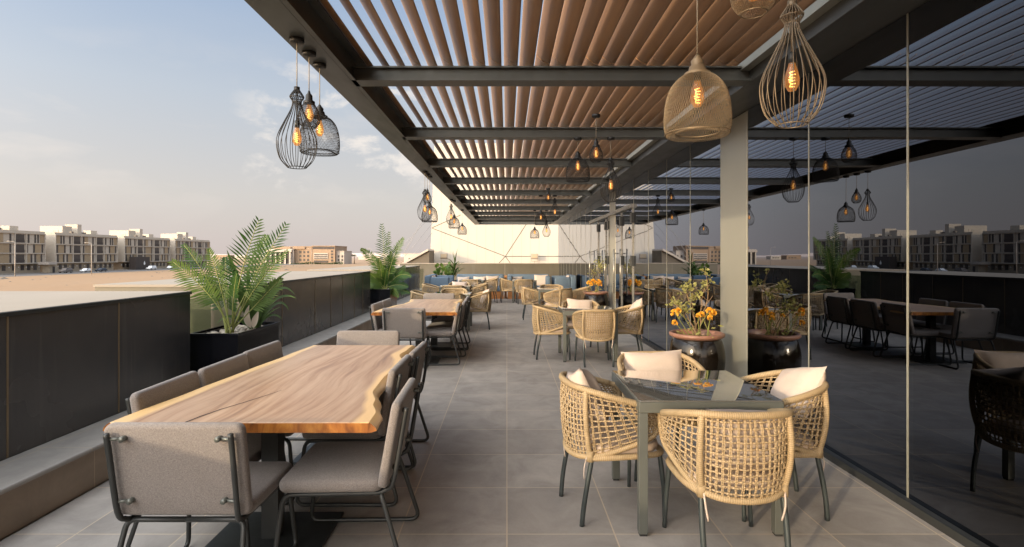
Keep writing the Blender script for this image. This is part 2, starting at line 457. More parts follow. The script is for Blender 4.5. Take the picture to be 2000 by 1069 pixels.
# sand, fading to the dusty haze tone far away
def sand():
    m, nt, b = new_mat('sand')
    n1 = noisen(nt, objco(nt, (1,1,1)), .02, 6, .6); n2 = noisen(nt, objco(nt), .35, 5); n3 = noisen(nt, objco(nt, (1,.25,1)), .05, 3)
    c = mixc(nt, n1, (.27,.175,.105), (.365,.245,.15)); c = mixc(nt, mathn(nt, 'MULTIPLY', n2, .35), c, (.24,.155,.095))
    c = mixc(nt, mathn(nt, 'MULTIPLY', mathn(nt, 'SUBTRACT', n3, .5, True), 1.5, True), c, (.31,.215,.14))
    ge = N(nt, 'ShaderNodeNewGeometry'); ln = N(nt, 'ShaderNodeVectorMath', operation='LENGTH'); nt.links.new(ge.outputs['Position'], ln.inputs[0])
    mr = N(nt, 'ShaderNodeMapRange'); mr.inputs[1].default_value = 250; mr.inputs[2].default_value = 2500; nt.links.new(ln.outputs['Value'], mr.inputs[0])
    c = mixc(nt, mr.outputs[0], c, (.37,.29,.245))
    nt.links.new(c, b.inputs['Base Color']); b.inputs['Roughness'].default_value = .95; b.inputs['Specular IOR Level'].default_value = .1
    bumpn(nt, b, n2, .6, .3)
    return m
M['sand'] = sand()
M['hill'] = plain('hill', (.50,.40,.35), .95, 0, .004, .08)

# ------------------------------------------------------------------ ground & distance
GZ = -4.5
b = MB(); n = 40
ext = 9000
xs = [-ext,-4000,-2000,-1200,-800,-500,-300,-200,-100,0,100,300,800,2000,ext]
ys = [-2000,-600,-200,-60,0,60,120,200,300,400,600,900,1500,3000,6000,ext]
vs = [(x,y,GZ) for y in ys for x in xs]; fs = []
for j in range(len(ys)-1):
    for i in range(len(xs)-1):
        k = j*len(xs)+i; fs.append((k,k+1,k+1+len(xs),k+len(xs)))
b.add(vs, fs); tag(b.build('ground', M['sand']), 'flat beige sand plain beyond the terrace', 'ground', kind='structure')
b = MB(); b.add([(-162,-300,GZ+.02),(-144,-300,GZ+.02),(-144,420,GZ+.02),(-162,420,GZ+.02)], [(0,1,2,3)])
tag(b.build('road', M['asphalt']), 'grey asphalt street in front of the apartment blocks', 'road', kind='structure')
b = MB(); b.box(-165.5,-300,GZ,-162,420,GZ+.16)
tag(b.build('pavement', M['paving']), 'pale pavement between the street and the apartment blocks', 'pavement', kind='structure')
# low hazy hills
b = MB(); hv = []; hf = []
for i in range(121):
    x = -5200+i*70
    h = 12+26*max(0, noise.noise(Vector((x*.0011,3.3,0)))+.25)+8*noise.noise(Vector((x*.005,1,0)))
    hv += [(x,5200,GZ-10),(x,5250,GZ+max(h,3)),(x,5700,GZ-10)]
for i in range(120):
    a = i*3; hf += [(a,a+3,a+4,a+1),(a+1,a+4,a+5,a+2)]
b.add(hv, hf, smooth=True); tag(b.build('hills', M['hill']), 'low hazy desert hills along the horizon', 'hills', kind='structure')

# apartment blocks along the street ------------------------------------------------
BX = -165.0
def yy(z, s=7.6375): return 175890.0/(990.0-z/s)-199.2
LB, HB = 31.9, 14.3
G0, FH = 3.5, 3.42
def make_block():
    root = empty('apartment_block', (0,0,0), 0, 'x', 'apartment building')
    m = MB(); m.box(-16,0,3.4,0,LB,HB)
    m.box(-16,0,HB,0,.25,HB+.35); m.box(-16,LB-.25,HB,0,LB,HB+.35); m.box(-.25,.25,HB,0,LB-.25,HB+.35); m.box(-16,.25,HB,-15.75,LB-.25,HB+.35)
    m.build('wall', M['off_white'], root)
    m = MB(); m.box(-15,.8,0,-1.0,LB-.8,3.4); m.build('ground_storey', M['stone_base'], root)
    # white frame grid
    m = MB()
    for k in range(4):
        z = G0+k*FH; m.box(0,0,z-.16,.35,LB,z+.16)
    for y in (0.0, yy(1080), yy(1205), yy(1425), yy(1545), LB-.3): m.box(0,y,G0+.16,.32,y+.3,G0+FH-.16); m.box(0,y,G0+FH+.16,.32,y+.3,G0+2*FH-.16); m.box(0,y,G0+2*FH+.16,.32,y+.3,G0+3*FH-.16)
    m.build('facade_frame', M['off_white'], root)
    rows = [[(842,.9,870),(0,0,0)],]
    win = {2:[910,950,1040,1245,1385,1575,1645,1675], 1:[850,965,1050,1245,1385,1560,1632,1720], 0:[860,948,1000,1245,1385,1605,1645,1710]}
    pan = {2:[(838,892),(1262,1312),(1695,1740)], 1:[(866,952),(1268,1372),(1643,1706)], 0:[(878,936),(1010,1072),(1262,1372),(1555,1592),(1660,1698)]}
    wproto = {}
    for r_ in range(3):
        z0 = G0+r_*FH+.2; z1 = z0+FH-.5
        for (a, c) in pan[r_]:
            q = MB(); q.box(0,yy(a),z0,.08,yy(c),z1); q.build('wall_panel', M['beige_panel'], root)
        for c in win[r_]:
            q = MB(); q.box(0,yy(c)-.26,z0,.12,yy(c)+.32,z1); q.build('window', M['window_dark'], root)
        for (a, c) in ((1095,1192),(1440,1530)):
            q = MB(); q.box(0,yy(a),z0,.1,yy(c),z1-.1)
            o = q.build('balcony', M['window_dark'], root)
            q = MB(); q.box(.1,yy(a),z0,.2,yy(c),z0+1.0); q.build('railing', M['dark_brown'], o)
    for c in (848,935,1012,1122,1230,1345,1450,1538,1605,1672):
        q = MB(); q.box(-1.0,yy(c)-.55,1.1,-.92,yy(c)+.75,2.9); q.build('ground_window', M['window_dark'], root)
    for c in (810,900,972,1075,1183,1295,1400,1500,1580,1640,1712):
        q = MB(); q.box(-1.0,yy(c)-.12,2.0,-.8,yy(c)+.12,2.35); q.build('wall_lamp', M['paper_white'], root)
    q = MB(); q.box(-11,yy(1030),HB,-2.5,yy(1170),HB+3.0); q.box(-7,yy(1240),HB,-2.2,yy(1300),HB+4.0); q.build('stair_tower', M['off_white'], root)
    q = MB(); q.box(-7,yy(1500),HB,-4,yy(1590),HB+2.0); q.build('roof_room', M['off_white'], root)
    q = MB()
    rr = random.Random(3)
    for k in range(14):
        y = rr.uniform(1,LB-1); x = rr.uniform(-8,-.6); h = rr.uniform(.5,1.3)
        q.box(x,y,HB,x+.08,y+.08,HB+.35+h)
        if k % 3 == 0: q.box(x-.3,y,HB,x+.4,y+.9,HB+1.0)
    q.build('roof_clutter', M['car_grey'], root)
    return root
blk = Kit(make_block())
for i, (y, lab) in enumerate(((163,'four storey white apartment block at the left edge of the photo, nearest'),
                              (199.2,'four storey white apartment block second from the left, white and dark cars before it'),
                              (235.2,'four storey white apartment block behind the dark entrance hut with emblem'),
                              (271,'farthest apartment block of the row, partly behind the palm fronds'))):
    blk.put((BX,y,GZ), 0, lab, 'apartment blocks along the street')
# entrance hut with white drop emblem
h = empty('entrance_hut', (-160.3,236,GZ), 0, 'dark brown flat hut with white drop emblem before an apartment block', 'hut')
m = MB(); m.box(-3,0,.12,0,9,5.6); m.build('wall', M['dark_brown'], h)
m = MB(); m.lathe([(.0,1.0),(.12,.7),(.5,.05),(.58,-.25),(.45,-.6),(.0,-.8)], 16)
m.v = [(.04+v[0]*.05, 5.4+v[1], 2.9+v[2]*1.1) for v in m.v]; m.build('emblem', M['paper_white'], h)
h = empty('gate_hut', (-160,191,GZ), 0, 'small beige gate hut with grey canopy beside the nearest apartment block', 'hut')
m = MB(); m.box(-2.5,0,.12,0,3.2,3.0); m.build('wall', M['stone_base'], h)
m = MB(); m.box(-3,-1.4,3.0,.8,2.2,3.9); m.build('canopy', M['tan_grey'], h)
m = MB(); m.box(0,1.2,.12,.05,2.2,2.3); m.build('door', M['dark_brown'], h)
# cars
def make_car(mt, suv=False):
    root = empty('parked_car', (0,0,0), 0, 'x', 'car', 'cars parked along the street')
    H1, H2, W = (.95,1.75,.9) if suv else (.85,1.43,.86)
    side = [(-2.2,.35),(-2.25,.7),(-2.1,H1-.05),(-1.2,H1),(-.55,H2-.05),(.2,H2),(1.3,H2-.04),(1.95,H1+.05),(2.2,H1-.05),(2.25,.4)]
    if suv: side[7] = (2.1,H1+.1); side[6] = (1.85,H2-.04)
    v = []; 
    for sx in (-1,1):
        for (y,z) in side:
            tw = .82 if z > H1+.1 else 1
            v.append((sx*W*tw,y,z))
    k = len(side); f = [tuple(range(k)), tuple(range(2*k-1,k-1,-1))]
    for i in range(k): j = (i+1)%k; f.append((i,k+i,k+j,j))
    m = MB(); m.add(v, f); m.build('body', mt, root, bevel=.08)
    for sx in (-1,1):
        m = MB(); xx = sx*(W*.93+.01)
        m.add([(sx*(W+.0),-.95,H1+.02),(sx*(W+.0),1.55,H1+.04),(sx*(W*.82+.02),1.2,H2-.1),(sx*(W*.82+.02),-.45,H2-.1)], [(0,1,2,3) if sx>0 else (3,2,1,0)]); m.build('window', M['window_dark'], root)
        for y in (-1.4,1.35):
            m = MB(); m.tube([(sx*(W-.2),y,.33),(sx*(W+.02),y,.33)], .33, 14); w = m.build('wheel', M['rubber'], root)
            m = MB(); m.tube([(sx*(W+.02),y,.33),(sx*(W+.035),y,.33)], .19, 10); m.build('rim', M['steel'], w)
    return root
kw = Kit(make_car(M['car_white'])); kd = Kit(make_car(M['car_dark'])); ks = Kit(make_car(M['car_white'], True)); kg = Kit(make_car(M['car_grey'], True))
kw.put((-155,201,GZ+.02), .1, 'white car parked left of the dark blue car on the street')
kd.put((-155,208.5,GZ+.02), 0, 'dark blue car parked beside the white car before the second apartment block')
kg.put((-156,193,GZ+.02), 0, 'grey van parked left of the white car on the street')
ks.put((-155,238,GZ+.02), 0, 'white off-road car parked in front of the dark entrance hut')
kw.put((-155,251,GZ+.02), .4, 'white car parked right of the dark entrance hut')
# street lamps
def make_lamp():
    root = empty('street_lamp', (0,0,0), 0, 'x', 'street lamp', 'street lamps on the far street')
    m = MB(); m.tube([(0,0,0),(0,0,5),(0,0,10)], [.14,.11,.07], 8); m.build('pole', M['tan_grey'], root)
    m = MB(); m.tube([(0,0,10),(-.5,0,10.3),(-1.6,0,10.4)], .05, 6); a = m.build('arm', M['tan_grey'], root)
    m = MB(); m.slab(.9,.35,.14,.1,.04,Matrix.Translation((-1.9,0,10.38))); m.build('lamp_head', M['tan_grey'], a)
    return root
lk = Kit(make_lamp())
for (x,y,l) in ((-137,180,'thin street lamp standing before the second apartment block'),(-146,162,'thin street lamp standing before the nearest apartment block'),
                (-122,262,'thin street lamp standing between the third and fourth apartment blocks'),(-118,330,'thin street lamp seen between the palm fronds and farthest block')):
    lk.put((x,y,GZ), 0, l)
lk.put((-129,330,GZ), 0, 'thin street lamp standing before the columned portico')
lk.put((-82,330,GZ), 0, 'thin street lamp standing left of the smaller palm')

m = MB(); r3 = random.Random(8)
for k in range(260):
    x = r3.uniform(-140,-8); y = r3.uniform(45,330); s_ = r3.uniform(.12,.45)*(1 if r3.random() > .06 else 2.5)
    v = [(x+s_*math.cos(a)*r3.uniform(.7,1.4), y+s_*math.sin(a)*r3.uniform(.7,1.4), GZ-.02) for a in [k2*PI/3 for k2 in range(6)]]+[(x,y,GZ+s_*r3.uniform(.25,.6))]
    m.add(v, [(i,(i+1)%6,6) for i in range(6)], smooth=True)
tag(m.build('stones', M['slope_roof']), 'scattered stones and dry tufts on the sand', 'stones', kind='stuff')
# far campus buildings
def far_building(name, label, px0, px1, ytop, Y, depth, mt, extra=None):
    z1 = CAM_H-(ytop-500)*Y/F; x0 = (px0-990)*Y/F; x1 = (px1-990)*Y/F
    o = empty(name, ((x0+x1)/2, Y, GZ), 0, label, 'building')
    w = x1-x0; H = z1-GZ
    m = MB(); m.box(-w/2,0,0,w/2,depth,H); m.box(-w/2-.25,-.25,H,w/2+.25,depth,H+.5); m.build('wall', mt, o)
    if extra: extra(o, w, H)
    return o
def ex_portico(o, w, H):
    for k in range(6):
        q = MB(); x = -w/2+1.2+k*(w-2.4)/5; q.box(x-.45,-1.6,0,x+.45,-.7,H-1.6); q.build('column', M['off_white'], o)
    q = MB(); q.box(-w/2,-1.8,H-1.6,w/2,-.3,H); q.build('entablature', M['tan_grey'], o)
    q = MB(); q.box(-w/2+1,-.12,.5,w/2-1,0,H-2.2); q.build('window', M['window_dark'], o)
    q = MB(); q.box(-w/2+4,3,H+.5,w/2+8,14,H+2.4); q.box(w/2-8,1.4,H+.5,w/2-2,2.9,H+2.0); q.build('upper_wall', M['tan_wall'], o)
def ex_wins(nx, nz, hw=.7):
    def f(o, w, H):
        for i in range(nx):
            for k in range(nz):
                x = -w*.12+(i)*w*.42/max(nx-1,1); z = 2.2+k*(H-4.0)/nz
                q = MB(); q.box(x-hw,-.15,z,x+hw,0,z+1.7); q.build('window', M['window_dark'], o)
    return f
def ex_strip(o, w, H):
    q = MB(); q.box(-w*.43,-.4,H*.28,w*.2,0,H*.62); g = q.build('glazing', M['tan_grey'], o)
    for k in range(3):
        q = MB(); z = H*(.31+.1*k); q.box(-w*.41,-.5,z,w*.18,-.4,z+H*.055); q.build('window', M['window_dark'], g)
    q = MB(); q.box(-w*.43,-.2,1,w*.2,0,H*.2); q.build('window', M['window_dark'], o)
    for k in range(4):
        q = MB(); q.box(w*.33,-.2,2+k*(H-4)/4,w*.42,0,3.4+k*(H-4)/4); q.build('window', M['window_dark'], o)
    q = MB(); q.box(-w*.48,-.1,H-2.0,w*.48,0,H-.2); q.build('band', M['dark_brown'], o)
far_building('portico_building','grey building with white columned portico behind the big palm',518,571,488,400,22,M['tan_grey'],ex_portico)
far_building('campus_building','tan plain block with small dark windows beside the columned portico',573,609,482.5,404,26,M['tan_wall'],ex_wins(3,3))
far_building('campus_building','tan block with long glazed strip and dark roof band',610,654,481.5,398,30,M['tan_wall'],ex_strip)
far_building('campus_building','low grey wing at the right end of the tan blocks',655,672,491.5,401,20,M['tan_grey'],ex_wins(2,2,.6))
far_building('low_building','long low pale building far away beside the smaller palm',700,742,501.5,900,20,M['off_white'],ex_wins(4,1,2))
far_building('low_building','low white building far away left of the sloped dark canopy',789,818,496.5,520,14,M['off_white'],ex_wins(4,1,1))
far_building('low_building','small pink house far away between apartment blocks and portico',421,447,499,950,20,M['tan_wall'],ex_wins(3,1,1.6))
far_building('low_building','small pale house far away right behind the big palm fronds',455,478,500.5,1000,20,M['off_white'],ex_wins(3,1,1.6))

# ------------------------------------------------------------------ terrace shell
b = MB(); b.add([(-2.75,-4,0),(2.5,-4,0),(2.5,26,0),(-2.75,26,0)], [(0,1,2,3)])
b.add([(-2.75,20.6,0.0),(-2.75,26,0),(-5.1,26,0),(-5.1,20.6,0)], [(0,1,2,3)])
tag(b.build('terrace_floor', M['floor_tile']), 'grey square floor tiles with pale grout on the terrace', 'floor', kind='structure')
b = MB(); b.box(-5.1,-4.3,GZ,2.47,26.3,-.02); tag(b.build('terrace_base', M['stone_base']), 'storey under the terrace carrying its floor', 'wall', kind='structure')

def ledge():
    m = MB(); m.box(-3.13,-4,0,-2.765,20.4,.25)
    f = empty('stone_ledge', (0,0,0), 0, 'low grey tiled ledge running along the dark parapet', 'ledge')
    m.build('riser', M['ledge_face'], f)
    m = MB(); m.box(-3.13,-4,.252,-2.735,20.4,.285); m.build('ledge_top', M['ledge_tile'], f, bevel=.012)
    f['kind'] = 'structure'
    return f
ledge()
PT = 1.2
def parapet(y0, y1, label, joints, x0=-5.03, x1=-3.13):
    o = empty('parapet_wall', ((x0+x1)/2, (y0+y1)/2, 0), 0, label, 'parapet', 'thick parapet blocks along the open side')
    cx, cy = (x0+x1)/2, (y0+y1)/2
    def bx(m, a, b_, c, d, e, f): m.box(a-cx, b_-cy, c, d-cx, e-cy, f)
    m = MB(); bx(m, x0+.03, y0+.03, .0, x1-.03, y1-.03, PT-.04); m.build('core', M['cladding_olive'], o)
    ed = [y0]+list(joints)+[y1]
    for a, c in zip(ed[:-1], ed[1:]):
        m = MB(); bx(m, x1-.029, a+.006, .286, x1, c-.006, PT-.03); m.build('cladding_panel', M['cladding'], o)
    for j in joints:
        m = MB(); bx(m, x1-.029, j-.006, .286, x1+.004, j+.006, PT-.03); m.build('joint', M['grout_gold'], o)
    m = MB(); bx(m, x0, y0, .0, x1-.03, y0+.029, PT-.03); m.build('end_panel', M['cladding_olive'], o)
    m = MB(); bx(m, x0-.01, y0-.012, PT-.029, x1-.012, y1+.012, PT); m.build('coping', M['coping'], o)
    m = MB(); bx(m, x1-.011, y0-.012, PT-.029, x1+.008, y1+.012, PT-.003); m.build('edge_trim', M['metal_dark'], o)
    return o
parapet(-4, 5.4, 'long dark clad parapet block nearest the camera with pale stone top', [-2.6,-1.0,.6,2.05,3.42,4.4])
parapet(6.66, 12.5, 'middle dark clad parapet block between the two planted black planters', [7.6,8.9,9.7,10.4,11.2,11.85])
parapet(13.76, 19.6, 'farthest dark clad parapet block beyond the small palm', [14.6,15.6,16.6,17.6,18.6])
def balustrade(x, y0, y1, label):
    o = empty('glass_balustrade', (x,(y0+y1)/2,0), 0, label, 'balustrade', 'glass panels closing gaps in the parapet')
    L = (y1-y0)/2
    m = MB(); m.box(-.006,-L,.29,.006,L,1.06); m.build('pane', M['green_glass'], o)
    m = MB(); m.box(-.02,-L,.0,.02,L,.288); m.build('base_rail', M['metal_dark'], o)
balustrade(-3.6, 5.43, 6.63, 'greenish glass balustrade behind the large black planter')
balustrade(-3.6, 12.53, 13.73, 'greenish glass balustrade behind the smaller palm planter')
balustrade(-3.2, 19.63, 20.9, 'greenish glass balustrade beside the left sofa')
# end wall of the terrace
o = empty('end_wall', (-.7,26,0), 0, 'olive brown clad end wall with pale coping behind the sofas', 'wall')
for a, c in ((-4.4,-2.2),(-2.188,.6),(.612,3.2)):
    m = MB(); m.box(a,-.0,0,c,.1,PT-.03); m.build('cladding_panel', M['cladding_olive'], o)
for a in (-2.2,.6):
    m = MB(); m.box(a+.001,-.004,0,a+.011,.1,PT-.03); m.build('joint', M['coping'], o)
m = MB(); m.box(-4.4,-.02,PT-.029,3.2,.5,PT); m.build('coping', M['coping'], o)
# tall white wall beyond
WY = 38.0
def wpt(px, py, dy=0): p = at(px, py, WY); return (p.x, WY+dy, p.z)
o = empty('white_building', (0,WY,0), 0, 'tall white sloped wall with thin dark panel seams behind the terrace', 'building')
m = MB()
A = wpt(837,530); B = wpt(848.5,280); A2 = wpt(836.2,620)
v = [(A2[0],0,A2[2]),(12,0,A2[2]),(12,0,B[2]),(B[0],0,B[2])]
v2 = [(p[0],6,p[2]) for p in v]
m.add(v+v2, [(0,1,2,3),(5,4,7,6),(4,0,3,7),(1,5,6,2),(3,2,6,7),(0,4,5,1)]); m.build('wall', M['white_paint'], o)
for (a, c) in (((844,446),(987,501)),((987,501),(1026,441)),((987,501),(973,516)),((987,501),(998,516)),((987,501),(1115,501)),((844.5,445),(900,420)),((1026,441),(1062,388)),((1115,501),(1160,445))):
    p, q = Vector(wpt(*a)), Vector(wpt(*c)); d = (q-p).normalized(); s = Vector((-d.z,0,d.x))*.022
    m = MB(); m.add([(w.x,w.y-WY-.01,w.z) for w in (p-s,q-s,q+s,p+s)], [(0,1,2,3)]); m.build('seam', M['slope_roof'], o)
m = MB()
for k in range(1,14):
    x = -5.2+k*.62; m.box(x,-.006,A2[2],x+.012,0,B[2]-.2)
m.build('panel_joint', M['coping'], o)
def flood(px, py, label):
    p = at(px, py, WY-.6)
    f = empty('flood_light', p, 0, label, 'flood light', 'beige box lights before the white wall')
    m = MB(); m.slab(.50,.36,.16,.03,.02,Matrix.Rotation(R(75),4,'X')); m.build('housing', M['coping'], f)
    m = MB(); m.slab(.40,.27,.02,.02,.005,Matrix.Translation((0,-.085,.02)) @ Matrix.Rotation(R(75),4,'X')); m.build('lens', M['beige_panel'], f)
    m = MB(); m.tube([(-.22,.05,-.1),(-.2,.05,-.34),(.2,.05,-.34),(.22,.05,-.1)], .015, 6); m.tube([(0,.05,-.34),(0,.05,-1.2)], .02, 6); m.tube([(0,.05,-1.2),(0,.62,-1.2)], .02, 6); m.build('bracket', M['coping'], f)
flood(867,500.5,'beige box flood light at the left part of the white wall')
flood(1044,501,'beige box flood light at the right part of the white wall')
# dark sloped canopy left of the white wall
o = empty('sloped_canopy', (-6,35,0), 0, 'dark brown slatted sloping canopy left of the white wall', 'canopy')
p0, p1, p2 = at(788,517,35), at(838,489.5,35), at(838,530,35)
m = MB()
v = [(p.x+6,p.y-35,p.z) for p in (p0,p2,p1)]; v += [(a[0],a[1]+2.5,a[2]) for a in v]
m.add(v, [(0,1,2),(5,4,3),(0,3,4,1),(2,1,4,5),(0,2,5,3)]); m.build('side_panel', M['slope_roof'], o)
m = MB(); d = (p1-p0).normalized(); up = Vector((-d.z,0,d.x))*.12
v = [((p0-d*.6)+q-Vector((-6,35,0)) for q in (Vector((0,-.15,0)),)) ]
e0, e1 = p0-d*.6-Vector((-6,35,0)), p1-Vector((-6,35,0))
v = []
for yv in (-.15,2.6):
    for q in (e0,e1,e1+up,e0+up): v.append((q.x,yv,q.z+.0))
m.add(v, [(0,1,2,3),(7,6,5,4),(0,4,5,1),(3,2,6,7),(1,5,6,2),(0,3,7,4)]); m.build('roof', M['tan_grey'], o)
for k in range(5):
    t = .18+.16*k; q0 = p0.lerp(p2, t); q1 = p0.lerp(p1, t)
# guy cables
for i, ((ax, ay), (cx, cy)) in enumerate((((846,418),(760,508)),((847,392),(786,500)),((845,436),(775,520)),((844,455),(800,508)))):
    m = MB(); m.tube([at(ax,ay,37), at(cx,cy,35.5)], .013, 5)
    tag(m.build('guy_cable', M['cable']), ['thin cable from the white wall reaching farthest left','thin cable starting highest on the white wall edge',
        'thin cable slanting down to the third parapet block','shortest lowest thin cable beside the white wall'][i], 'cable', 'guy cables left of the white wall')

# ------------------------------------------------------------------ glass facade
GX = 2.49
gw = empty('glass_wall', (GX,0,0), 0, 'tall dark mirrored glass wall along the right side of the terrace', 'glass wall')
edges = [-4.0,-1.0,.09,1.19,2.29,3.39,4.5,5.65]
edges2 = [6.35,7.41,8.5,9.6,10.72]
edges3 = [16.15,17.3,18.4,19.5,20.6,21.7,22.8,23.9,25.0,26.4]
rg = random.Random(11)
GT = 3.055
def panes(E):
    for a, c in zip(E[:-1], E[1:]):
        dx = rg.uniform(-.0025,.0025)
        m = MB(); m.add([(dx,a+.004,.05),(dx,c-.004,.05),(-dx,c-.004,GT),(-dx,a+.004,GT)], [(3,2,1,0)])
        m.build('pane', M['mirror_glass'], gw)
panes(edges); panes(edges2); panes(edges3)
for j in edges[1:]+edges2+edges3:
    w = .007
    m = MB(); m.box(-.003,j-w,.05,.03,j+w,GT); m.build('mullion', M['column'], gw)
m = MB(); m.add([(0,10.74,2.58),(0,16.13,2.58),(0,16.13,GT),(0,10.74,GT)], [(3,2,1,0)]); m.build('pane', M['mirror_glass'], gw)
m = MB(); m.box(-.05,-4,.0,.04,5.65,.05); m.box(-.05,6.35,.0,.04,26.4,.05); m.build('base_rail', M['metal_dark'], gw)
m = MB(); m.box(-.06,10.72,2.5,.05,16.15,2.575); m.build('door_header', M['steel'], gw)
# doors
dy = [10.74,11.8,12.55,13.65,14.8,16.13]
dl = ['nearest leaf of the frameless glass doors with tall steel edge','second leaf of the frameless glass doors before the second column','glass door leaf next behind the second column',
      'fourth leaf of the frameless glass doors','farthest leaf of the frameless glass doors']
for i, (a, c) in enumerate(zip(dy[:-1], dy[1:])):
    if i == 2: a = 13.25
    if i == 1: c = 12.5
    d = empty('glass_door', (GX,(a+c)/2,0), 0, dl[i], 'door', 'glass door leaves')
    L = (c-a)/2
    m = MB(); m.add([(0,-L+.01,.06),(0,L-.01,.06),(0,L-.01,2.49),(0,-L+.01,2.49)], [(3,2,1,0)]); m.build('pane', M['mirror_glass'], d)
    m = MB(); m.box(-.02,-L,.052,.02,-L+.045,2.495); m.build('stile', M['steel'], d)
    for z in (.25,1.35,2.2):
        m = MB(); m.box(-.045,-L-.03,z,.035,-L+.09,z+.2); m.build('hinge', M['metal_dark'], d)
    m = MB(); m.tube([(-.07,L-.16,.7),(-.07,L-.16,1.7)], .016, 8); m.tube([(-.07,L-.16,.8),(0,L-.16,.8)], .01, 6); m.tube([(-.07,L-.16,1.6),(0,L-.16,1.6)], .01, 6); m.build('handle', M['steel'], d)
# building interior behind the glass
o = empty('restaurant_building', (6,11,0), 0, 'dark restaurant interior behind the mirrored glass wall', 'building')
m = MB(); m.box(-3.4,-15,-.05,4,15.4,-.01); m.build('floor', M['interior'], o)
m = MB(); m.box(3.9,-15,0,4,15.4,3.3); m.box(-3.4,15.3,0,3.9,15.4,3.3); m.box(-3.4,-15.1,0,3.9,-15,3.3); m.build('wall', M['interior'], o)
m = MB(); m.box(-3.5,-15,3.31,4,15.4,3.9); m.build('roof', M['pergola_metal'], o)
# steel columns standing in the glass line
for (y0, y1, lab) in ((5.66,6.34,'wide beige steel column beside the nearer glazed pot'),(12.52,13.22,'narrower looking beige steel column far back beside the glass doors')):
    o = empty('steel_column', (GX+.14,(y0+y1)/2,0), 0, lab, 'column', 'steel columns in the glass line')
    L = (y1-y0)/2
    m = MB(); m.box(-.145,-L,.0,.14,L,3.055); m.build('shaft', M['column'], o, bevel=.006)
    m = MB(); m.box(-.16,-L+.02,0,-.147,L-.02,.06); m.build('base_strip', M['metal_dark'], o)

# ------------------------------------------------------------------ pergola
pg = empty('pergola', (0,10,0), 0, 'dark steel pergola with tilted brown louvre slats over the terrace', 'pergola')
PZ = 3.06
def pb(name, x0, y0, z0, x1, y1, z1, mt, bevel=.004):
    m = MB(); m.box(x0,y0-10,z0,x1,y1-10,z1); return m.build(name, mt, pg, bevel=bevel)
pb('outer_beam', -1.555,-5,PZ,-1.34,26.4,PZ+.32, M['pergola_metal'])
m = MB(); m.box(-1.339,-15,PZ+.0,-1.30,16.4,PZ+.014); m.box(-1.339,-15,PZ+.2,-1.27,16.4,PZ+.214); m.build('beam_lip', M['pergola_metal'], pg)
pb('inner_beam', 2.11,-5,PZ,2.60,26.4,PZ+.26, M['pergola_metal'])
m = MB(); m.box(2.03,-15,PZ+.10,2.109,16.4,PZ+.112); m.box(2.03,-15,PZ+.113,2.04,16.4,PZ+.165); m.build('beam_lip', M['column'], pg)  # inner lip paler than its beam: the lit face is put into the colour
pb('end_beam', -1.339,26.2,PZ,2.109,26.4,PZ+.3, M['pergola_metal'])
CB = [-3.93,-1.72,.48,2.66,4.78,7.02,9.25,11.45,13.65,15.85,18.05,20.25,22.45,24.6]
for y in CB:
    m = MB(); m.box(-1.339,y-.085-10,PZ,2.109,y+.085-10,PZ+.022); m.box(-1.339,y-.03-10,PZ+.023,2.109,y+.03-10,PZ+.115)
    m.box(-1.339,y-.07-10,PZ+.116,2.109,y+.07-10,PZ+.13)
    m.build('cross_beam', M['pergola_metal'], pg)
# louvre profile
def slat_prof():
    th = R(37); ch = .155; tk = .017; out = []
    for k in range(14):
        a = 2*PI*k/14
        x = math.cos(a)*ch/2; z = math.sin(a)*tk/2 - .010*(1-(2*x/ch)**2)
        out.append((x*math.cos(th)+z*math.sin(th), -x*math.sin(th)+z*math.cos(th)))
    return out
SP = slat_prof(); NS = 24; SZ = PZ+.215
def slat_geo(m, x, y0, y1, dz=0):
    n = len(SP); v = [(x+p[0], y0, SZ+p[1]+dz) for p in SP]+[(x+p[0], y1, SZ+p[1]+dz) for p in SP]
    m.add(v, [(k,(k+1)%n,n+(k+1)%n,n+k) for k in range(n)], smooth=True)
    m.add(v[:n], [tuple(range(n))[::-1]]); m.add(v[n:], [tuple(range(n))])
far = MB(); cnt = 0
order = [3,4,5,6]
rs = random.Random(5)
for i in range(len(CB)-1):
    y0, y1 = CB[i]+.0, CB[i+1]-.0
    for k in range(NS):
        x = -1.34+.10+k*.1415
        if x > 2.07: continue
        dz = rs.uniform(-.003,.003)
        if i in order:
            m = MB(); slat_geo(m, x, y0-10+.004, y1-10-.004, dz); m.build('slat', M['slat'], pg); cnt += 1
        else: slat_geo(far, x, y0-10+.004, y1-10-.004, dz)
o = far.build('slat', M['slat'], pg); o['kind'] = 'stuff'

# ------------------------------------------------------------------ pendants
def bulb(parent, z):
    m = MB(); m.lathe([(.0,0),(.016,.004),(.030,.03),(.032,.055),(.026,.085),(.016,.115),(.014,.13)], 18, (0,0,z))
    b_ = m.build('bulb', M['bulb_glass'], parent)
    m = MB()
    m.tube([(.013*math.cos(t*1.9),.013*math.sin(t*1.9),z+.022+t*.0042) for t in range(17)], .0028, 5)
    m.build('filament', M['filament'], b_)
    m = MB(); m.tube([(0,0,z+.128),(0,0,z+.175)], .016, 12); m.build('socket', M['metal_dark'], parent)
def interp(prof, t):
    x = t*(len(prof)-1); i = min(int(x), len(prof)-2); f = x-i
    return (prof[i][0]+(prof[i+1][0]-prof[i][0])*f, prof[i][1]+(prof[i+1][1]-prof[i][1])*f)
def smooth_prof(P, n=5):
    return [(p.x, p.z) for p in catmull([(r,0,z) for r, z in P], n)]
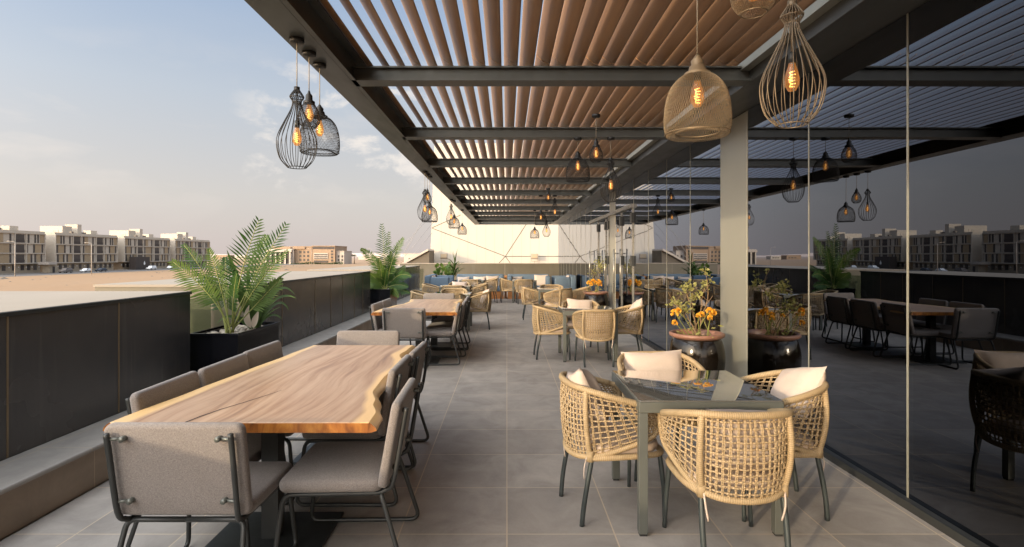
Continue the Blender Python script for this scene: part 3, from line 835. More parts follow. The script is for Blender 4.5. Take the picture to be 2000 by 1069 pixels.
def mesh_shade(P, nw, turns, rad, rows=3):
    m = MB(); pr = smooth_prof(P, 5); L = len(pr)
    for s in (-1,1):
        for k in range(nw):
            pts = []
            for i in range(L):
                a = 2*PI*k/nw+s*turns*2*PI*i/(L-1)
                pts.append((pr[i][0]*math.cos(a), pr[i][0]*math.sin(a), pr[i][1]))
            m.tube(pts, rad, 3, cap=False)
    return m
def ring(m, r, z, rad, seg=32): m.tube([(r*math.cos(2*PI*k/seg), r*math.sin(2*PI*k/seg), z) for k in range(seg)], rad, 6, closed=True)
def hang(parent, L0, L1, mt):
    """canopy at top (local z=0), cord from L0 down to L1 (negative)"""
    m = MB(); m.lathe([(0,-.03),(.045,-.03),(.05,-.022),(.05,0),(0,0)], 20); m.build('canopy', M['wire_black'], parent)
    m = MB(); m.tube([(0,0,-.03),(0,0,L1)], .0035, 6); m.build('cord', M['cord'], parent)
def make_bottle(drop, wire):
    o = empty('pendant_lamp', (0,0,0), 0, 'x', 'pendant lamp'); z = -drop      # z: bottom of the cage
    hang(o, 0, z+.54, wire)
    P = smooth_prof([(.062,0),(.112,.06),(.133,.15),(.125,.22),(.085,.31),(.042,.40),(.03,.455),(.046,.485),(.044,.50),(.018,.54)], 4)
    m = MB()
    for k in range(22):
        a = 2*PI*k/22
        m.tube([(p[0]*math.cos(a), p[0]*math.sin(a), z+p[1]) for p in P], .0024, 5, cap=False)
    ring(m, .062, z, .003); ring(m, .046, z+.487, .003); ring(m, .030, z+.455, .0025)
    m.build('cage', wire, o)
    m = MB(); m.tube([(0,0,z+.52),(0,0,z+.56)], .02, 12); m.tube([(0,0,z+.30),(0,0,z+.53)], .006, 8); m.build('cap', wire, o)
    bulb(o, z+.15)
    return o
def make_dome(drop, wire):
    o = empty('pendant_lamp', (0,0,0), 0, 'x', 'pendant lamp'); z = -drop
    hang(o, 0, z+.38, wire)
    m = mesh_shade([(.10,.018),(.135,.0),(.150,.035),(.152,.09),(.145,.16),(.125,.225),(.09,.27),(.05,.295)], 84, .15, .00085)
    ring(m, .10, .018, .003); ring(m, .148, .012, .002)
    m.v = [(a,b_,c+z) for a, b_, c in m.v]; m.build('mesh_shade', wire, o)
    m = MB(); m.lathe([(.062,.285),(.06,.298),(.042,.308),(.036,.33),(.028,.335),(.03,.355),(.016,.372),(.008,.385),(0,.386)], 24, (0,0,z)); m.build('cap', wire, o)
    bulb(o, z+.135)
    return o
def make_small(drop, wire):
    o = empty('pendant_lamp', (0,0,0), 0, 'x', 'pendant lamp'); z = -drop
    hang(o, 0, z+.27, wire)
    m = mesh_shade([(.045,.0),(.070,.03),(.078,.075),(.066,.13),(.045,.17),(.035,.19)], 56, .13, .00085)
    ring(m, .045, 0, .0025); m.v = [(a,b_,c+z) for a, b_, c in m.v]; m.build('mesh_shade', wire, o)
    m = MB(); m.lathe([(.042,.18),(.042,.195),(.026,.205),(.024,.24),(.012,.255),(.006,.275),(0,.276)], 20, (0,0,z)); m.build('cap', wire, o)
    bulb(o, z+.045)
    return o
GP = 'wire pendant lamps hung from the pergola'
def pend(mk, x, y, zbot, wire, label, top=PZ):
    o = mk(top-zbot, wire); o.location = (x,y,top); tag(o, label, None, GP)
M['wire_cage'] = plain('wire_cage', (.17,.13,.085), .42, .4)
WB, WZ = M['wire_black'], M['wire_bronze']
pend(make_bottle, -1.462,3.80,2.165, WB, 'black bottle-shaped wire cage pendant in the nearest cluster on the left beam')
pend(make_small, -1.468,4.05,2.50, WB, 'small black mesh pendant behind the cage in the nearest left cluster')
pend(make_dome, -1.475,4.30,2.355, WB, 'black mesh dome pendant in the nearest cluster on the left beam')
pend(make_bottle, -1.465,9.75,2.18, WB, 'black bottle cage pendant in the second cluster on the left beam')
pend(make_small, -1.465,10.05,2.52, WB, 'small black mesh pendant in the second cluster on the left beam')
pend(make_dome, -1.465,10.35,2.19, WB, 'black mesh dome pendant in the second cluster on the left beam')
pend(make_bottle, -1.49,14.6,2.38, WB, 'bottle cage pendant in the third cluster on the left beam')
pend(make_dome, -1.44,14.9,2.30, WB, 'mesh dome pendant in the third cluster on the left beam')
pend(make_dome, -1.465,17.9,2.25, WB, 'mesh dome pendant hanging alone at the far end of left beam')
pend(make_dome, .90,2.58,2.115, WZ, 'large bronze mesh dome pendant over the near glass table')
pend(make_bottle, 1.285,2.46,2.14, M['wire_cage'], 'bronze bottle-shaped wire cage pendant right of the large mesh dome', PZ)
pend(make_small, .895,1.98,2.43, WZ, 'small copper mesh pendant cut by the top edge of the photo', PZ+.12)
pend(make_dome, .906,6.97,2.50, WB, 'dark mesh dome pendant of the middle cluster under the slats')
pend(make_small, 1.03,6.3,2.63, WB, 'small dark mesh pendant of the middle cluster under the slats', PZ+.12)
pend(make_bottle, 1.327,6.97,2.24, WB, 'dark bottle cage pendant of the middle cluster under the slats')
pend(make_dome, .85,13.65,2.32, WB, 'mesh dome pendant of the far cluster before the white wall')
pend(make_small, 1.0,13.2,2.86, WB, 'small mesh pendant of the far cluster close to the slats', PZ+.12)
pend(make_bottle, 1.2,13.65,2.44, WB, 'bottle cage pendant of the far cluster beside the inner beam')
pend(make_dome, .92,18.05,2.13, WB, 'farthest mesh dome pendant seen against the white wall')
pend(make_bottle, 1.31,18.05,2.18, WB, 'farthest bottle cage pendant seen against the white wall')

# ------------------------------------------------------------------ grey upholstered chairs
def make_grey():
    o = empty('dining_chair', (0,0,0), 0, 'x', 'chair', 'grey upholstered chairs at the wooden tables')
    W = .58
    m = MB(); m.slab(W,.50,.062,.05,.024,Matrix.Translation((0,.03,.442)), bulge=.005)
    m.build('seat', M['grey_fabric'], o)
    th = R(100)
    Mb = Matrix.Translation((0,-.255,.635)) @ Matrix.Rotation(R(100),4,'X')
    m = MB(); m.slab(W+.01,.42,.046,.035,.017,Mb, bulge=.003); m.build('backrest', M['grey_fabric'], o)
    r = .012
    m = MB()
    for s in (-1,1):
        x = s*.255; xf = s*.285
        up = [(s*.258,-.335,.81),(s*.258,-.315,.70),(s*.256,-.272,.46),(s*.245,-.235,.41),(s*.245,-.19,.395)]
        path = catmull(up, 5)
        path += [Vector((s*.25,.05,.395)), Vector((s*.252,.20,.395))]
        path += bez((s*.253,.215,.395),(s*.256,.255,.395),(s*.26,.262,.35),5)
        path += bez((s*.283,.295,.06),(s*.287,.30,.011),(s*.285,.25,.011),5)
        path += [Vector((s*.285,0,.011)), Vector((s*.285,-.22,.011))]
        path += bez((s*.285,-.27,.011),(s*.287,-.325,.011),(s*.283,-.315,.06),5)
        path += [Vector((s*.262,-.235,.32))]
        path += bez((s*.258,-.22,.365),(s*.254,-.21,.395),(s*.215,-.207,.395),5)
        path += [Vector((0,-.207,.395))]
        m.tube(path, r, 8)
    m.tube([(-.25,.2,.392),(.25,.2,.392)], .008, 6)
    m.build('frame', M['metal_dark'], o)
    for s in (-1,1):
        for (z, y) in ((.785,-.328),(.505,-.28)):
            q = MB(); q.tube([(s*.258,y,z),(s*.205,y+.012,z)], .007, 8); q.tube([(s*.20,y-.006,z),(s*.20,y+.03,z)], .012, 10); q.build('bolt', M['frame_metal'], o)
    return o
gk = Kit(make_grey())
g1 = 'chairs around the nearer wooden table'
GC = [((-1.405,2.60),0.0,'grey chair nearest the camera, its back to the viewer at the wooden table'),
      ((-.83,2.90),PI/2+.03,'nearest grey chair on the right side of the nearer wooden table'),
      ((-1.0,3.66),PI/2,'middle grey chair on the right side of the nearer wooden table'),
      ((-.98,4.27),PI/2-.02,'farthest grey chair on the right side of the nearer wooden table'),
      ((-1.64,3.10),-PI/2+.02,'nearest grey chair on the parapet side of the nearer wooden table'),
      ((-1.63,3.70),-PI/2,'middle grey chair on the parapet side of the nearer wooden table'),
      ((-1.64,4.30),-PI/2-.02,'grey chair on the parapet side, closest to the large black planter'),
      ((-1.31,4.88),PI,'grey chair at the far end of the nearer wooden table, facing the camera')]
for (p, rz, l) in GC: gk.put((p[0],p[1],0), rz, l)
GC2 = [((-1.40,7.70),0.0,'grey chair at the near end of the farther wooden table, dappled light on its back'),
      ((-1.0,8.0),PI/2+.05,'nearest grey chair on the aisle side of the farther wooden table'),
      ((-.95,8.65),PI/2,'middle grey chair on the aisle side of the farther wooden table'),
      ((-.97,9.35),PI/2,'farthest grey chair on the aisle side of the farther wooden table'),
      ((-1.68,8.25),-PI/2,'nearest grey chair on the parapet side of the farther wooden table'),
      ((-1.68,8.9),-PI/2,'second grey chair on the parapet side of the farther wooden table'),
      ((-1.28,10.02),PI,'grey chair at the far end of the farther wooden table')]
for (p, rz, l) in GC2: gk.put((p[0],p[1],0), rz, l)

# ------------------------------------------------------------------ live-edge tables
def make_slab(loc, lf, rf, L, label, crack=None):
    o = empty('dining_table', loc, 0, label, 'table', 'live-edge wooden tables')
    nv, nu = 56, 30
    ZT, TH = .76, .05
    m = MB()
    def edge(f, t, z): return f(t)+ (.012 if z else 0)
    top = []; 
    for j in range(nv+1):
        t = j/nv; y = t*L
        for i in range(nu+1):
            u = i/nu
            top.append((lf(t)+(rf(t)-lf(t))*u, y, ZT))
    fs = []; uv = []
    for j in range(nv):
        for i in range(nu):
            k = j*(nu+1)+i
            fs.append((k,k+1,k+2+nu,k+1+nu))
            uv.append([(i/nu,j/nv),((i+1)/nu,j/nv),((i+1)/nu,(j+1)/nv),(i/nu,(j+1)/nv)])
    m.add(top, fs, 0, uv)
    for side in (0,1):
        f = rf if side else lf; sg = 1 if side else -1
        rows = [(0,0.0),(.016,-.010),(.032,-.026),(.036,-.040),(.01,-TH)]
        v = []
        for j in range(nv+1):
            t = j/nv
            for (dx, dz) in rows:
                wob = .006*noise.noise(Vector((t*14,dz*40,side*5)))
                v.append((f(t)+sg*dx+(wob if dz else 0), t*L, ZT+dz))
        fs = []; uv = []; n_ = len(rows)
        for j in range(nv):
            for r_ in range(n_-1):
                k = j*n_+r_; q = (k,k+1,k+1+n_,k+n_)
                fs.append(q if not side else q[::-1]); uv.append([(float(side),j/nv)]*4)
        m.add(v, fs, 0, uv, smooth=True)
    # ends and underside
    for (t, y, flip) in ((0,0,False),(1,L,True)):
        v = []
        for i in range(nu+1):
            x = lf(t)+(rf(t)-lf(t))*i/nu; v += [(x,y-(.004 if not flip else -.004),ZT-.003),(x,y,ZT-TH)]
        fs = [(2*i,2*i+1,2*i+3,2*i+2) if not flip else (2*i+2,2*i+3,2*i+1,2*i) for i in range(nu)]
        m.add(v, fs, 1)
        v = []
        for i in range(nu+1):
            x = lf(t)+(rf(t)-lf(t))*i/nu; v += [(x,y,ZT),(x,y-(.004 if not flip else -.004),ZT-.003)]
        m.add(v, fs, 0, [[(i/nu,t)]*4 for i in range(nu)])
    for (t, y) in ((0,0.0),(1,L)):
        for side in (0,1):
            f = rf if side else lf; sg = 1 if side else -1
            pts = [(f(t)+sg*dx+(.006*noise.noise(Vector((t*14,dz*40,side*5))) if dz else 0), y, ZT+dz) for (dx, dz) in rows]+[(f(t)-sg*.02, y, ZT-TH)]
            m.add(pts, [tuple(range(len(pts)))], 1)
    v = []
    for j in range(nv+1): v += [(lf(j/nv)+.02,j/nv*L,ZT-TH),(rf(j/nv)-.02,j/nv*L,ZT-TH)]
    m.add(v, [(2*j,2*j+2,2*j+3,2*j+1) for j in range(nv)], 1)
    m.build('tabletop', [M['wood'], M['end_grain']], o)
    if crack:
        c = MB(); pts = crack; v = []
        for (x, y, w) in pts: v += [(x-w,y,ZT+.0012),(x+w,y,ZT+.0012)]
        c.add(v, [(2*i,2*i+1,2*i+3,2*i+2) for i in range(len(pts)-1)])
        c.add([(pts[0][0]-.003,-.006,ZT-.05),(pts[0][0]+.003,-.006,ZT-.05),(pts[0][0]+.003,-.006,ZT),(pts[0][0]-.003,-.006,ZT)], [(0,1,2,3)])
        c.build('crack', M['rubber'], o)
    for y in (.42, L-.5):
        q = MB(); xc = (lf(y/L)+rf(y/L))/2
        q.box(xc-.045,y-.045,.013,xc+.045,y+.045,ZT-TH-.012); q.box(xc-.25,y-.2,ZT-TH-.011,xc+.25,y+.2,ZT-TH-.001)
        p_ = q.build('pedestal', M['metal_dark'], o)
        q = MB(); q.box(xc-.31,y-.27,0.001,xc+.31,y+.27,.012); q.build('base_plate', M['metal_dark'], p_)
    return o
def cur(pts):
    def f(t):
        P = pts
        for (a, b_) in zip(P[:-1], P[1:]):
            if t <= b_[0]:
                s = (t-a[0])/(b_[0]-a[0]); s = s*s*(3-2*s)
                return a[1]+(b_[1]-a[1])*s+.006*noise.noise(Vector((t*9,a[1]*3,b_[1])))
        return P[-1][1]
    return f
make_slab((0,2.59,0), cur([(0,-1.885),(.25,-1.84),(.5,-1.80),(.8,-1.745),(1,-1.71)]),
          cur([(0,-.655),(.06,-.66),(.16,-.72),(.28,-.785),(.45,-.80),(.58,-.775),(.68,-.79),(.8,-.86),(.9,-.84),(1,-.83)]), 2.24,
          'long live-edge wooden table in the foreground with a dark crack',
          [(-1.53+.005,-.003,.004),(-1.505,.1,.0042),(-1.47,.22,.004),(-1.42,.34,.0034),(-1.375,.46,.0028),(-1.34,.56,.002),(-1.325,.62,.001)])
make_slab((0,7.68,0), cur([(0,-1.88),(.15,-1.87),(.4,-1.80),(.6,-1.70),(.8,-1.68),(1,-1.74)]),
          cur([(0,-.73),(.12,-.72),(.3,-.79),(.5,-.76),(.7,-.84),(.85,-.80),(1,-.82)]), 2.28,
          'live-edge wooden table behind the foreground one, in the middle of the left row')

# ------------------------------------------------------------------ rattan armchairs
def make_rattan():
    o = empty('rattan_armchair', (0,0,0), 0, 'x', 'armchair', 'rattan tub armchairs')
    def half(s):
        top = [(0,-.292,.785),(s*.12,-.285,.786),(s*.215,-.240,.782),(s*.275,-.14,.757),(s*.298,-.01,.722),(s*.295,.10,.69)]
        fr = [(s*.295,.10,.69),(s*.291,.156,.668),(s*.286,.175,.60),(s*.28,.150,.525)]
        low = [(s*.28,.15,.525),(s*.27,.09,.487),(s*.24,-.09,.425),(s*.205,-.215,.39)]
        return top, fr, low
    frame = MB()
    tops = {}
    for s in (-1,1):
        t, f, l = half(s)
        tops[s] = (catmull(t,6), catmull(f,5), catmull(l,5))
    rail = list(reversed(tops[-1][0]))[:-1]+tops[1][0]
    for s in (-1,1):
        frame.tube(catmull(half(s)[1],5), .0165, 8, uv=True)
        frame.tube(tops[s][2], .0165, 8, uv=True)
    frame.tube(rail, .019, 10, uv=True)
    for s in (-1,1):
        frame.tube(catmull([(s*.212,-.243,.78),(s*.222,-.25,.65),(s*.22,-.24,.52),(s*.203,-.215,.395)],4), .0165, 8, uv=True)
        frame.tube([(s*.203,-.215,.43),(s*.203,-.215,.37)], .024, 10)
    backlow = catmull([(-.203,-.215,.395),(-.12,-.262,.378),(0,-.282,.372),(.12,-.262,.378),(.203,-.215,.395)],5)
    frame.tube(backlow, .0175, 8, uv=True)
    frame.build('frame', M['rattan'], o)
    # open weave
    w = MB()
    def surf(topc, lowc, bul):
        def P(u, v):
            a, c = samp(topc, u), samp(lowc, u)
            p = c.lerp(a, v)
            out = Vector((p.x, p.y-.0, 0)).normalized()
            return p+out*bul*math.sin(PI*v)*math.sin(PI*min(max(u,.05),.95))
        return P
    def weave(P, nu, nv, r, skip=0):
        for i in range(1, nu):
            u = i/nu
            for d in (-.006,.006):
                pts = []
                for k in range(13):
                    v = k/12; q = P(min(1,max(0,u+d+.006*noise.noise(Vector((u*30,v*5,d*900))))), v)
                    out = Vector((q.x,q.y,0)).normalized()
                    pts.append(q+out*(.0045*math.cos(PI*v*nv)*(1 if i%2 else -1)))
                w.tube(pts, r, 4, cap=False, uv=True)
        for j in range(1, nv):
            v = j/nv; pts = []
            K = nu*2
            for k in range(K+1):
                u = k/K
                vv = v+.010*noise.noise(Vector((u*7,v*23,nu)))
                q = P(u, vv); out = Vector((q.x,q.y,0)).normalized()
                pts.append(q-out*(.0045*math.cos(PI*u*nu)*(1 if j%2 else -1)))
            w.tube(pts, r*1.3, 5, cap=False, uv=True)
    bt = [p for p in rail if abs(p.x) < .2145]
    bt = [Vector((-.212,-.243,.78))]+bt+[Vector((.212,-.243,.78))]
    weave(surf(bt, backlow, .022), 16, 13, .0040)
    for s in (-1,1):
        st = [Vector((s*.212,-.243,.78))]+[p for p in tops[s][0] if abs(p.x) > .2145]
        st = st+tops[s][1][1:6]
        sl = list(reversed(tops[s][2]))
        sl = sl+list(reversed(tops[s][1]))[1:8]
        weave(surf(st, sl, .012), 14, 11, .0037)
    w.build('weave', M['rattan_cord'], o)
    m = MB()
    m.tube(catmull([(-.203,-.215,.385),(-.245,-.10,.395),(-.25,.08,.395),(-.235,.19,.395),(-.17,.235,.395),(0,.245,.395),(.17,.235,.395),(.235,.19,.395),(.25,.08,.395),(.245,-.10,.395),(.203,-.215,.385)],4), .018, 8, uv=True)
    m.build('seat_ring', M['rattan'], o)
    m = MB(); m.slab(.47,.46,.065,.12,.028,Matrix.Translation((0,.005,.428)), bulge=.012, seg=6); m.build('seat_cushion', M['seat_pad'], o)
    for s in (-1,1):
        q = MB(); q.tube(catmull([(s*.225,.205,.39),(s*.238,.222,.2),(s*.25,.225,.0)],4), [.0145]*4+[.0125]*5, 9); q.build('leg', M['leg_metal'], o)
        q = MB(); q.tube(catmull([(s*.203,-.205,.385),(s*.207,-.232,.25),(s*.206,-.254,.12),(s*.2,-.265,.0)],4), .0145, 9); q.build('leg', M['leg_metal'], o)
        q = MB(); q.tube(catmull([(s*.2,-.235,.40),(s*.195,-.25,.33),(s*.18,-.245,.26)],3), .006, 5, flat=.3); q.build('cushion_tie', M['pillow'], o)
    return o
rk = Kit(make_rattan())
RC = [((1.155,2.90),.02,'rattan armchair nearest the camera, its woven back to the viewer'),
      ((.65,3.38),-PI/2+.2,'rattan armchair on the left side of the near glass table'),
      ((1.63,3.42),PI/2-.08,'rattan armchair between the near glass table and the mirrored glass'),
      ((1.13,3.99),PI+.03,'rattan armchair on the far side of the near glass table'),
      ((.70,8.36),-PI/2+.05,'rattan armchair on the left of the second glass table along the glass wall'),
      ((1.27,7.86),.05,'rattan armchair with its back to the viewer at the second glass table'),
      ((1.80,8.42),PI/2-.1,'rattan armchair with tilted cushion on the right of the second glass table'),
      ((1.22,9.0),PI,'rattan armchair on the far side of the second glass table'),
      ((.66,13.38),-PI/2,'rattan armchair on the left of the third glass table along the glass wall'),
      ((1.18,12.72),PI/2-.75,'rattan armchair turned sideways before the third glass table'),
      ((1.72,13.25),PI/2-.2,'rattan armchair right of the third glass table, left of far pot'),
      ((1.15,13.98),PI,'rattan armchair on the far side of the third glass table'),
      ((-.64,11.66),PI/2+.05,'rattan armchair on the aisle side of the first glass table behind the wooden tables'),
      ((-1.76,11.75),-PI/2,'rattan armchair on the parapet side of the first glass table behind the wooden tables'),
      ((-1.2,12.32),PI,'rattan armchair on the far side of the first glass table behind the wooden tables'),
      ((-1.15,11.12),0,'rattan armchair hidden behind the grey chair at the farther wooden table end'),
      ((-.82,14.75),PI/2+.1,'rattan armchair on the aisle side of the second glass table in left row'),
      ((-1.98,14.75),-PI/2,'rattan armchair on the parapet side of the second glass table in left row'),
      ((-1.38,14.15),0,'rattan armchair with its back to the viewer at the second glass table in left row'),
      ((-1.35,15.35),PI,'rattan armchair on the far side of the second glass table in left row'),
      ((-1.15,17.62),0,'rattan armchair with its back to the viewer before the left long sofa'),
      ((-.62,18.15),PI/2+.2,'rattan armchair turned towards the left long sofa table from the aisle'),
      ((.06,18.3),-PI/2+.1,'rattan armchair on the left of the table before the right long sofa'),
      ((.56,17.7),0,'rattan armchair with its back to the viewer before the right long sofa')]
for (p, rz, l) in RC: rk.put((p[0],p[1],0), rz, l)

# glass tables
def make_gtable():
    o = empty('bistro_table', (0,0,0), 0, 'x', 'table', 'square glass-topped tables')
    S = .40; t = .05
    m = MB(); m.box(-S,-S,.682,S,-S+t,.742); m.box(-S,S-t,.682,S,S,.742); m.box(-S,-S+t,.682,-S+t,S-t,.742); m.box(S-t,-S+t,.682,S,S-t,.742)
    m.build('frame', M['frame_metal'], o, bevel=.004)
    m = MB(); m.slab(2*S-.004,2*S-.004,.008,.012,.002,Matrix.Translation((0,0,.7465))); m.build('glass_top', M['table_glass'], o)
    for sx in (-1,1):
        for sy in (-1,1):
            m = MB(); x0 = sx*(S-t/2); y0 = sy*(S-t/2)
            m.box(x0-.0245,y0-.0245,.012,x0+.0245,y0+.0245,.6815); l = m.build('leg', M['frame_metal'], o, bevel=.003)
            m = MB(); m.box(x0-.02,y0-.02,0,x0+.02,y0+.02,.0118); m.build('foot', M['rubber'], l)
    return o
tk = Kit(make_gtable())
for (x,y,l) in ((1.13,3.41,'square glass table nearest the camera, reflecting the slats'),(1.22,8.35,'second square glass table along the glass wall, left of second pot'),
                (1.15,13.36,'third square glass table along the glass wall, beside the far pot'),(-1.17,11.72,'square glass table just behind the farther wooden table'),
                (-1.38,14.75,'square glass table in left row before the small palm end'),(-1.16,18.25,'square table before the left long blue sofa'),
                (.58,18.3,'square table before the right long blue sofa')):
    tk.put((x,y,0), 0, l)

# ------------------------------------------------------------------ pillows
def pillow_mesh(w, h, t, seed):
    m = MB(); n = 14; rr = random.Random(seed); ox = rr.uniform(0,50)
    v = []
    for s in (1,-1):
        for j in range(n+1):
            for i in range(n+1):
                a, c = -1+2*i/n, -1+2*j/n
                ea = 1-abs(a)**2.4; ec = 1-abs(c)**2.4
                th = t/2*(max(ea,0)*max(ec,0))**.42
                pin = 1-.11*(1-abs(a*c))*(abs(a)**4+abs(c)**4)
                wr = .010*noise.noise(Vector((a*3+ox,c*3,s)))+.005*noise.noise(Vector((a*9+ox,c*7,s)))
                v.append((a*w/2*pin, c*h/2*pin, s*(th+wr*min(ea,ec))))
    N1 = (n+1)**2; f = []
    for s in (0,1):
        for j in range(n):
            for i in range(n):
                k = s*N1+j*(n+1)+i; q = (k,k+1,k+2+n,k+1+n); f.append(q if s == 0 else q[::-1])
    bd = [(0,i) for i in range(n)]+[(j,n) for j in range(n)]+[(n,i) for i in range(n,0,-1)]+[(j,0) for j in range(n,0,-1)]
    for a, b_ in zip(bd, bd[1:]+bd[:1]):
        k, l = a[0]*(n+1)+a[1], b_[0]*(n+1)+b_[1]
        f.append((k+N1,l+N1,l,k))
    m.add(v, f, smooth=True)
    return m
pn = [0]
def pillow(loc, rot, label, w=.44, h=.34, t=.17, mt=None, group='loose cushions on chairs and sofas'):
    pn[0] += 1
    o = pillow_mesh(w, h, t, pn[0]).build('cushion', mt or M['pillow'])
    o.location = loc; o.rotation_mode = 'XYZ'; o.rotation_euler = rot
    tag(o, label, 'cushion', group)
    return o
# local frame: pillow lies in XY, stood up by rotating about X, then turned by Z
def chair_pillow(ch, label, tilt=72, dz=.0, roll=0, w=.44, h=.34, back=-.17, dx=0):
    (x, y), rz = ch
    off = Matrix.Rotation(rz,4,'Z') @ Vector((dx,back,0))
    o = pillow((x+off.x, y+off.y, .475+h*.5*math.sin(R(tilt))+dz), (0,0,0), label, w, h)
    mtx = Matrix.Rotation(rz,4,'Z') @ Matrix.Rotation(R(180-tilt)+PI,4,'X') @ Matrix.Rotation(R(roll),4,'Z')
    o.rotation_euler = mtx.to_euler('XYZ')
chair_pillow((RC[0][0],RC[0][1]), 'pale cushion in the rattan armchair nearest the camera, top showing over its back', 72, -.005, 3, dx=.02)
chair_pillow((RC[1][0],RC[1][1]), 'pale cushion in the left armchair of the near glass table', 66, .07, -16, dx=.0)
chair_pillow((RC[2][0],RC[2][1]), 'pale cushion in the armchair beside the mirrored glass, one corner up', 60, .08, 16)
chair_pillow((RC[3][0],RC[3][1]), 'pale cushion in the armchair on the far side of near glass table', 66, .03, 2, w=.48)
chair_pillow((RC[5][0],RC[5][1]), 'pale cushion in the middle armchair showing its back at second glass table', 70, .01, 0)
chair_pillow((RC[6][0],RC[6][1]), 'pale cushion standing on a corner right of the second glass table', 66, .05, 24, h=.36, w=.40)
chair_pillow((RC[7][0],RC[7][1]), 'pale cushion in the armchair on the far side of second glass table', 68, .03, -4)
chair_pillow((RC[12][0],RC[12][1]), 'pale cushion in the aisle armchair behind the wooden tables', 64, .04, 10)
chair_pillow((RC[19][0],RC[19][1]), 'pale cushion in the armchair facing the camera in the left row', 68, .03, 0)
chair_pillow((RC[8][0],RC[8][1]), 'pale cushion in the left armchair of the third glass table', 66, .02, -8)

# ------------------------------------------------------------------ sofas
def sofa(loc, rz, W, D, label, arms=(1,1)):
    """faces local -Y ; back at +Y"""
    o = empty('sofa', loc, rz, label, 'sofa', 'blue sofas at the end of the terrace')
    m = MB(); m.box(-W/2,-D/2+.05,0,W/2,D/2,.26); m.build('base', M['orange_wood'], o)
    m = MB(); m.slab(W-.04,D-.2,.18,.05,.04,Matrix.Translation((0,-.08,.36)), bulge=.01); m.build('seat', M['blue_fabric'], o)
    m = MB(); m.slab(W,.20,.60,.04,.04,Matrix.Translation((0,D/2-.10,.565))); m.build('backrest', M['blue_fabric'], o)
    for s, on in zip((-1,1), arms):
        if on:
            m = MB(); m.slab(.16,D-.2,.55,.05,.04,Matrix.Translation((s*(W/2-.08),-.1,.54))); m.build('armrest', M['blue_fabric'], o)
    return o
sofa((-2.42,19.75,0), -PI/2+PI, 1.9, .85, 'blue sofa at the left end with its side panel towards the viewer')
sofa((-1.0,20.1,0), 0, 1.76, 1.0, 'long blue sofa left of the aisle gap on orange wooden base', (0,1))
sofa((.80,20.1,0), 0, 1.55, 1.0, 'long blue sofa right of the aisle gap on orange wooden base', (1,1))
sofa((2.03,19.6,0), -PI/2, 1.5, .75, 'blue sofa at the right end beside the mirrored glass')
m = MB(); m.box(-.09,19.9,0,.0,20.6,.82); o = tag(m.build('wooden_divider', M['orange_wood'], bevel=.006), 'narrow orange wooden divider between the two long sofas', 'divider')
SPL = [(-1.62,20.28,.62,0,'pale cushion at the left end of the left long sofa',.45,.32),(-1.02,20.28,.62,0,'beige cushion in the middle of the left long sofa',.46,.34),
       (-.52,19.98,.62,.3,'large white cushion at the right end of the left long sofa',.50,.42),(.35,20.28,.62,0,'dim cushion at the left end of the right long sofa',.45,.34),
       (1.25,20.15,.64,-.1,'large white cushion at the right end of the right long sofa',.50,.44)]
for (x,y,z,rz,l,w,h) in SPL:
    o = pillow((x,y,z), (0,0,0), l, w, h, .14); o.rotation_euler = (Matrix.Rotation(rz,4,'Z') @ Matrix.Rotation(R(72),4,'X')).to_euler()
o = pillow((-2.55,19.35,.66), (0,0,0), 'white cushion standing on the left end sofa', .5, .44, .14); o.rotation_euler = (Matrix.Rotation(PI/2,4,'Z') @ Matrix.Rotation(R(75),4,'X')).to_euler()
o = pillow((2.12,19.3,.66), (0,0,0), 'white cushion standing on the right end sofa', .5, .44, .14); o.rotation_euler = (Matrix.Rotation(-PI/2,4,'Z') @ Matrix.Rotation(R(75),4,'X')).to_euler()

# ------------------------------------------------------------------ planters and plants
def planter(x0, y0, x1, y1, z0, z1, label):
    o = empty('planter', ((x0+x1)/2,(y0+y1)/2,z0), 0, label, 'planter', 'black box planters in the parapet gaps')
    a, b_, H = (x1-x0)/2, (y1-y0)/2, z1-z0; w = .018
    m = MB(); m.box(-a,-b_,0,a,b_,.02); m.box(-a,-b_,.0201,a,-b_+w,H); m.box(-a,b_-w,.0201,a,b_,H); m.box(-a,-b_+w,.0201,-a+w,b_-w,H); m.box(a-w,-b_+w,.0201,a,b_-w,H)
    m.build('box', M['planter'], o)
    m = MB(); e = .012
    m.box(-a-e,-b_-e,H-.022,a+e,-b_+w,H+.004); m.box(-a-e,b_-w,H-.022,a+e,b_+e,H+.004); m.box(-a-e,-b_+w,H-.022,-a+w,b_-w,H+.004); m.box(a-w,-b_+w,H-.022,a+e,b_-w,H+.004)
    m.build('rim', M['planter'], o, bevel=.004)
    m = MB(); m.box(-a+w,-b_+w,.03,a-w,b_-w,H-.07); m.build('soil', M['soil'], o)
    return o
planter(-3.26,5.60,-2.76,6.60,.286,.75,'large black box planter with palm in the nearer parapet gap')
planter(-3.26,12.9,-2.76,13.70,.286,.76,'smaller black box planter with palm in the farther parapet gap')
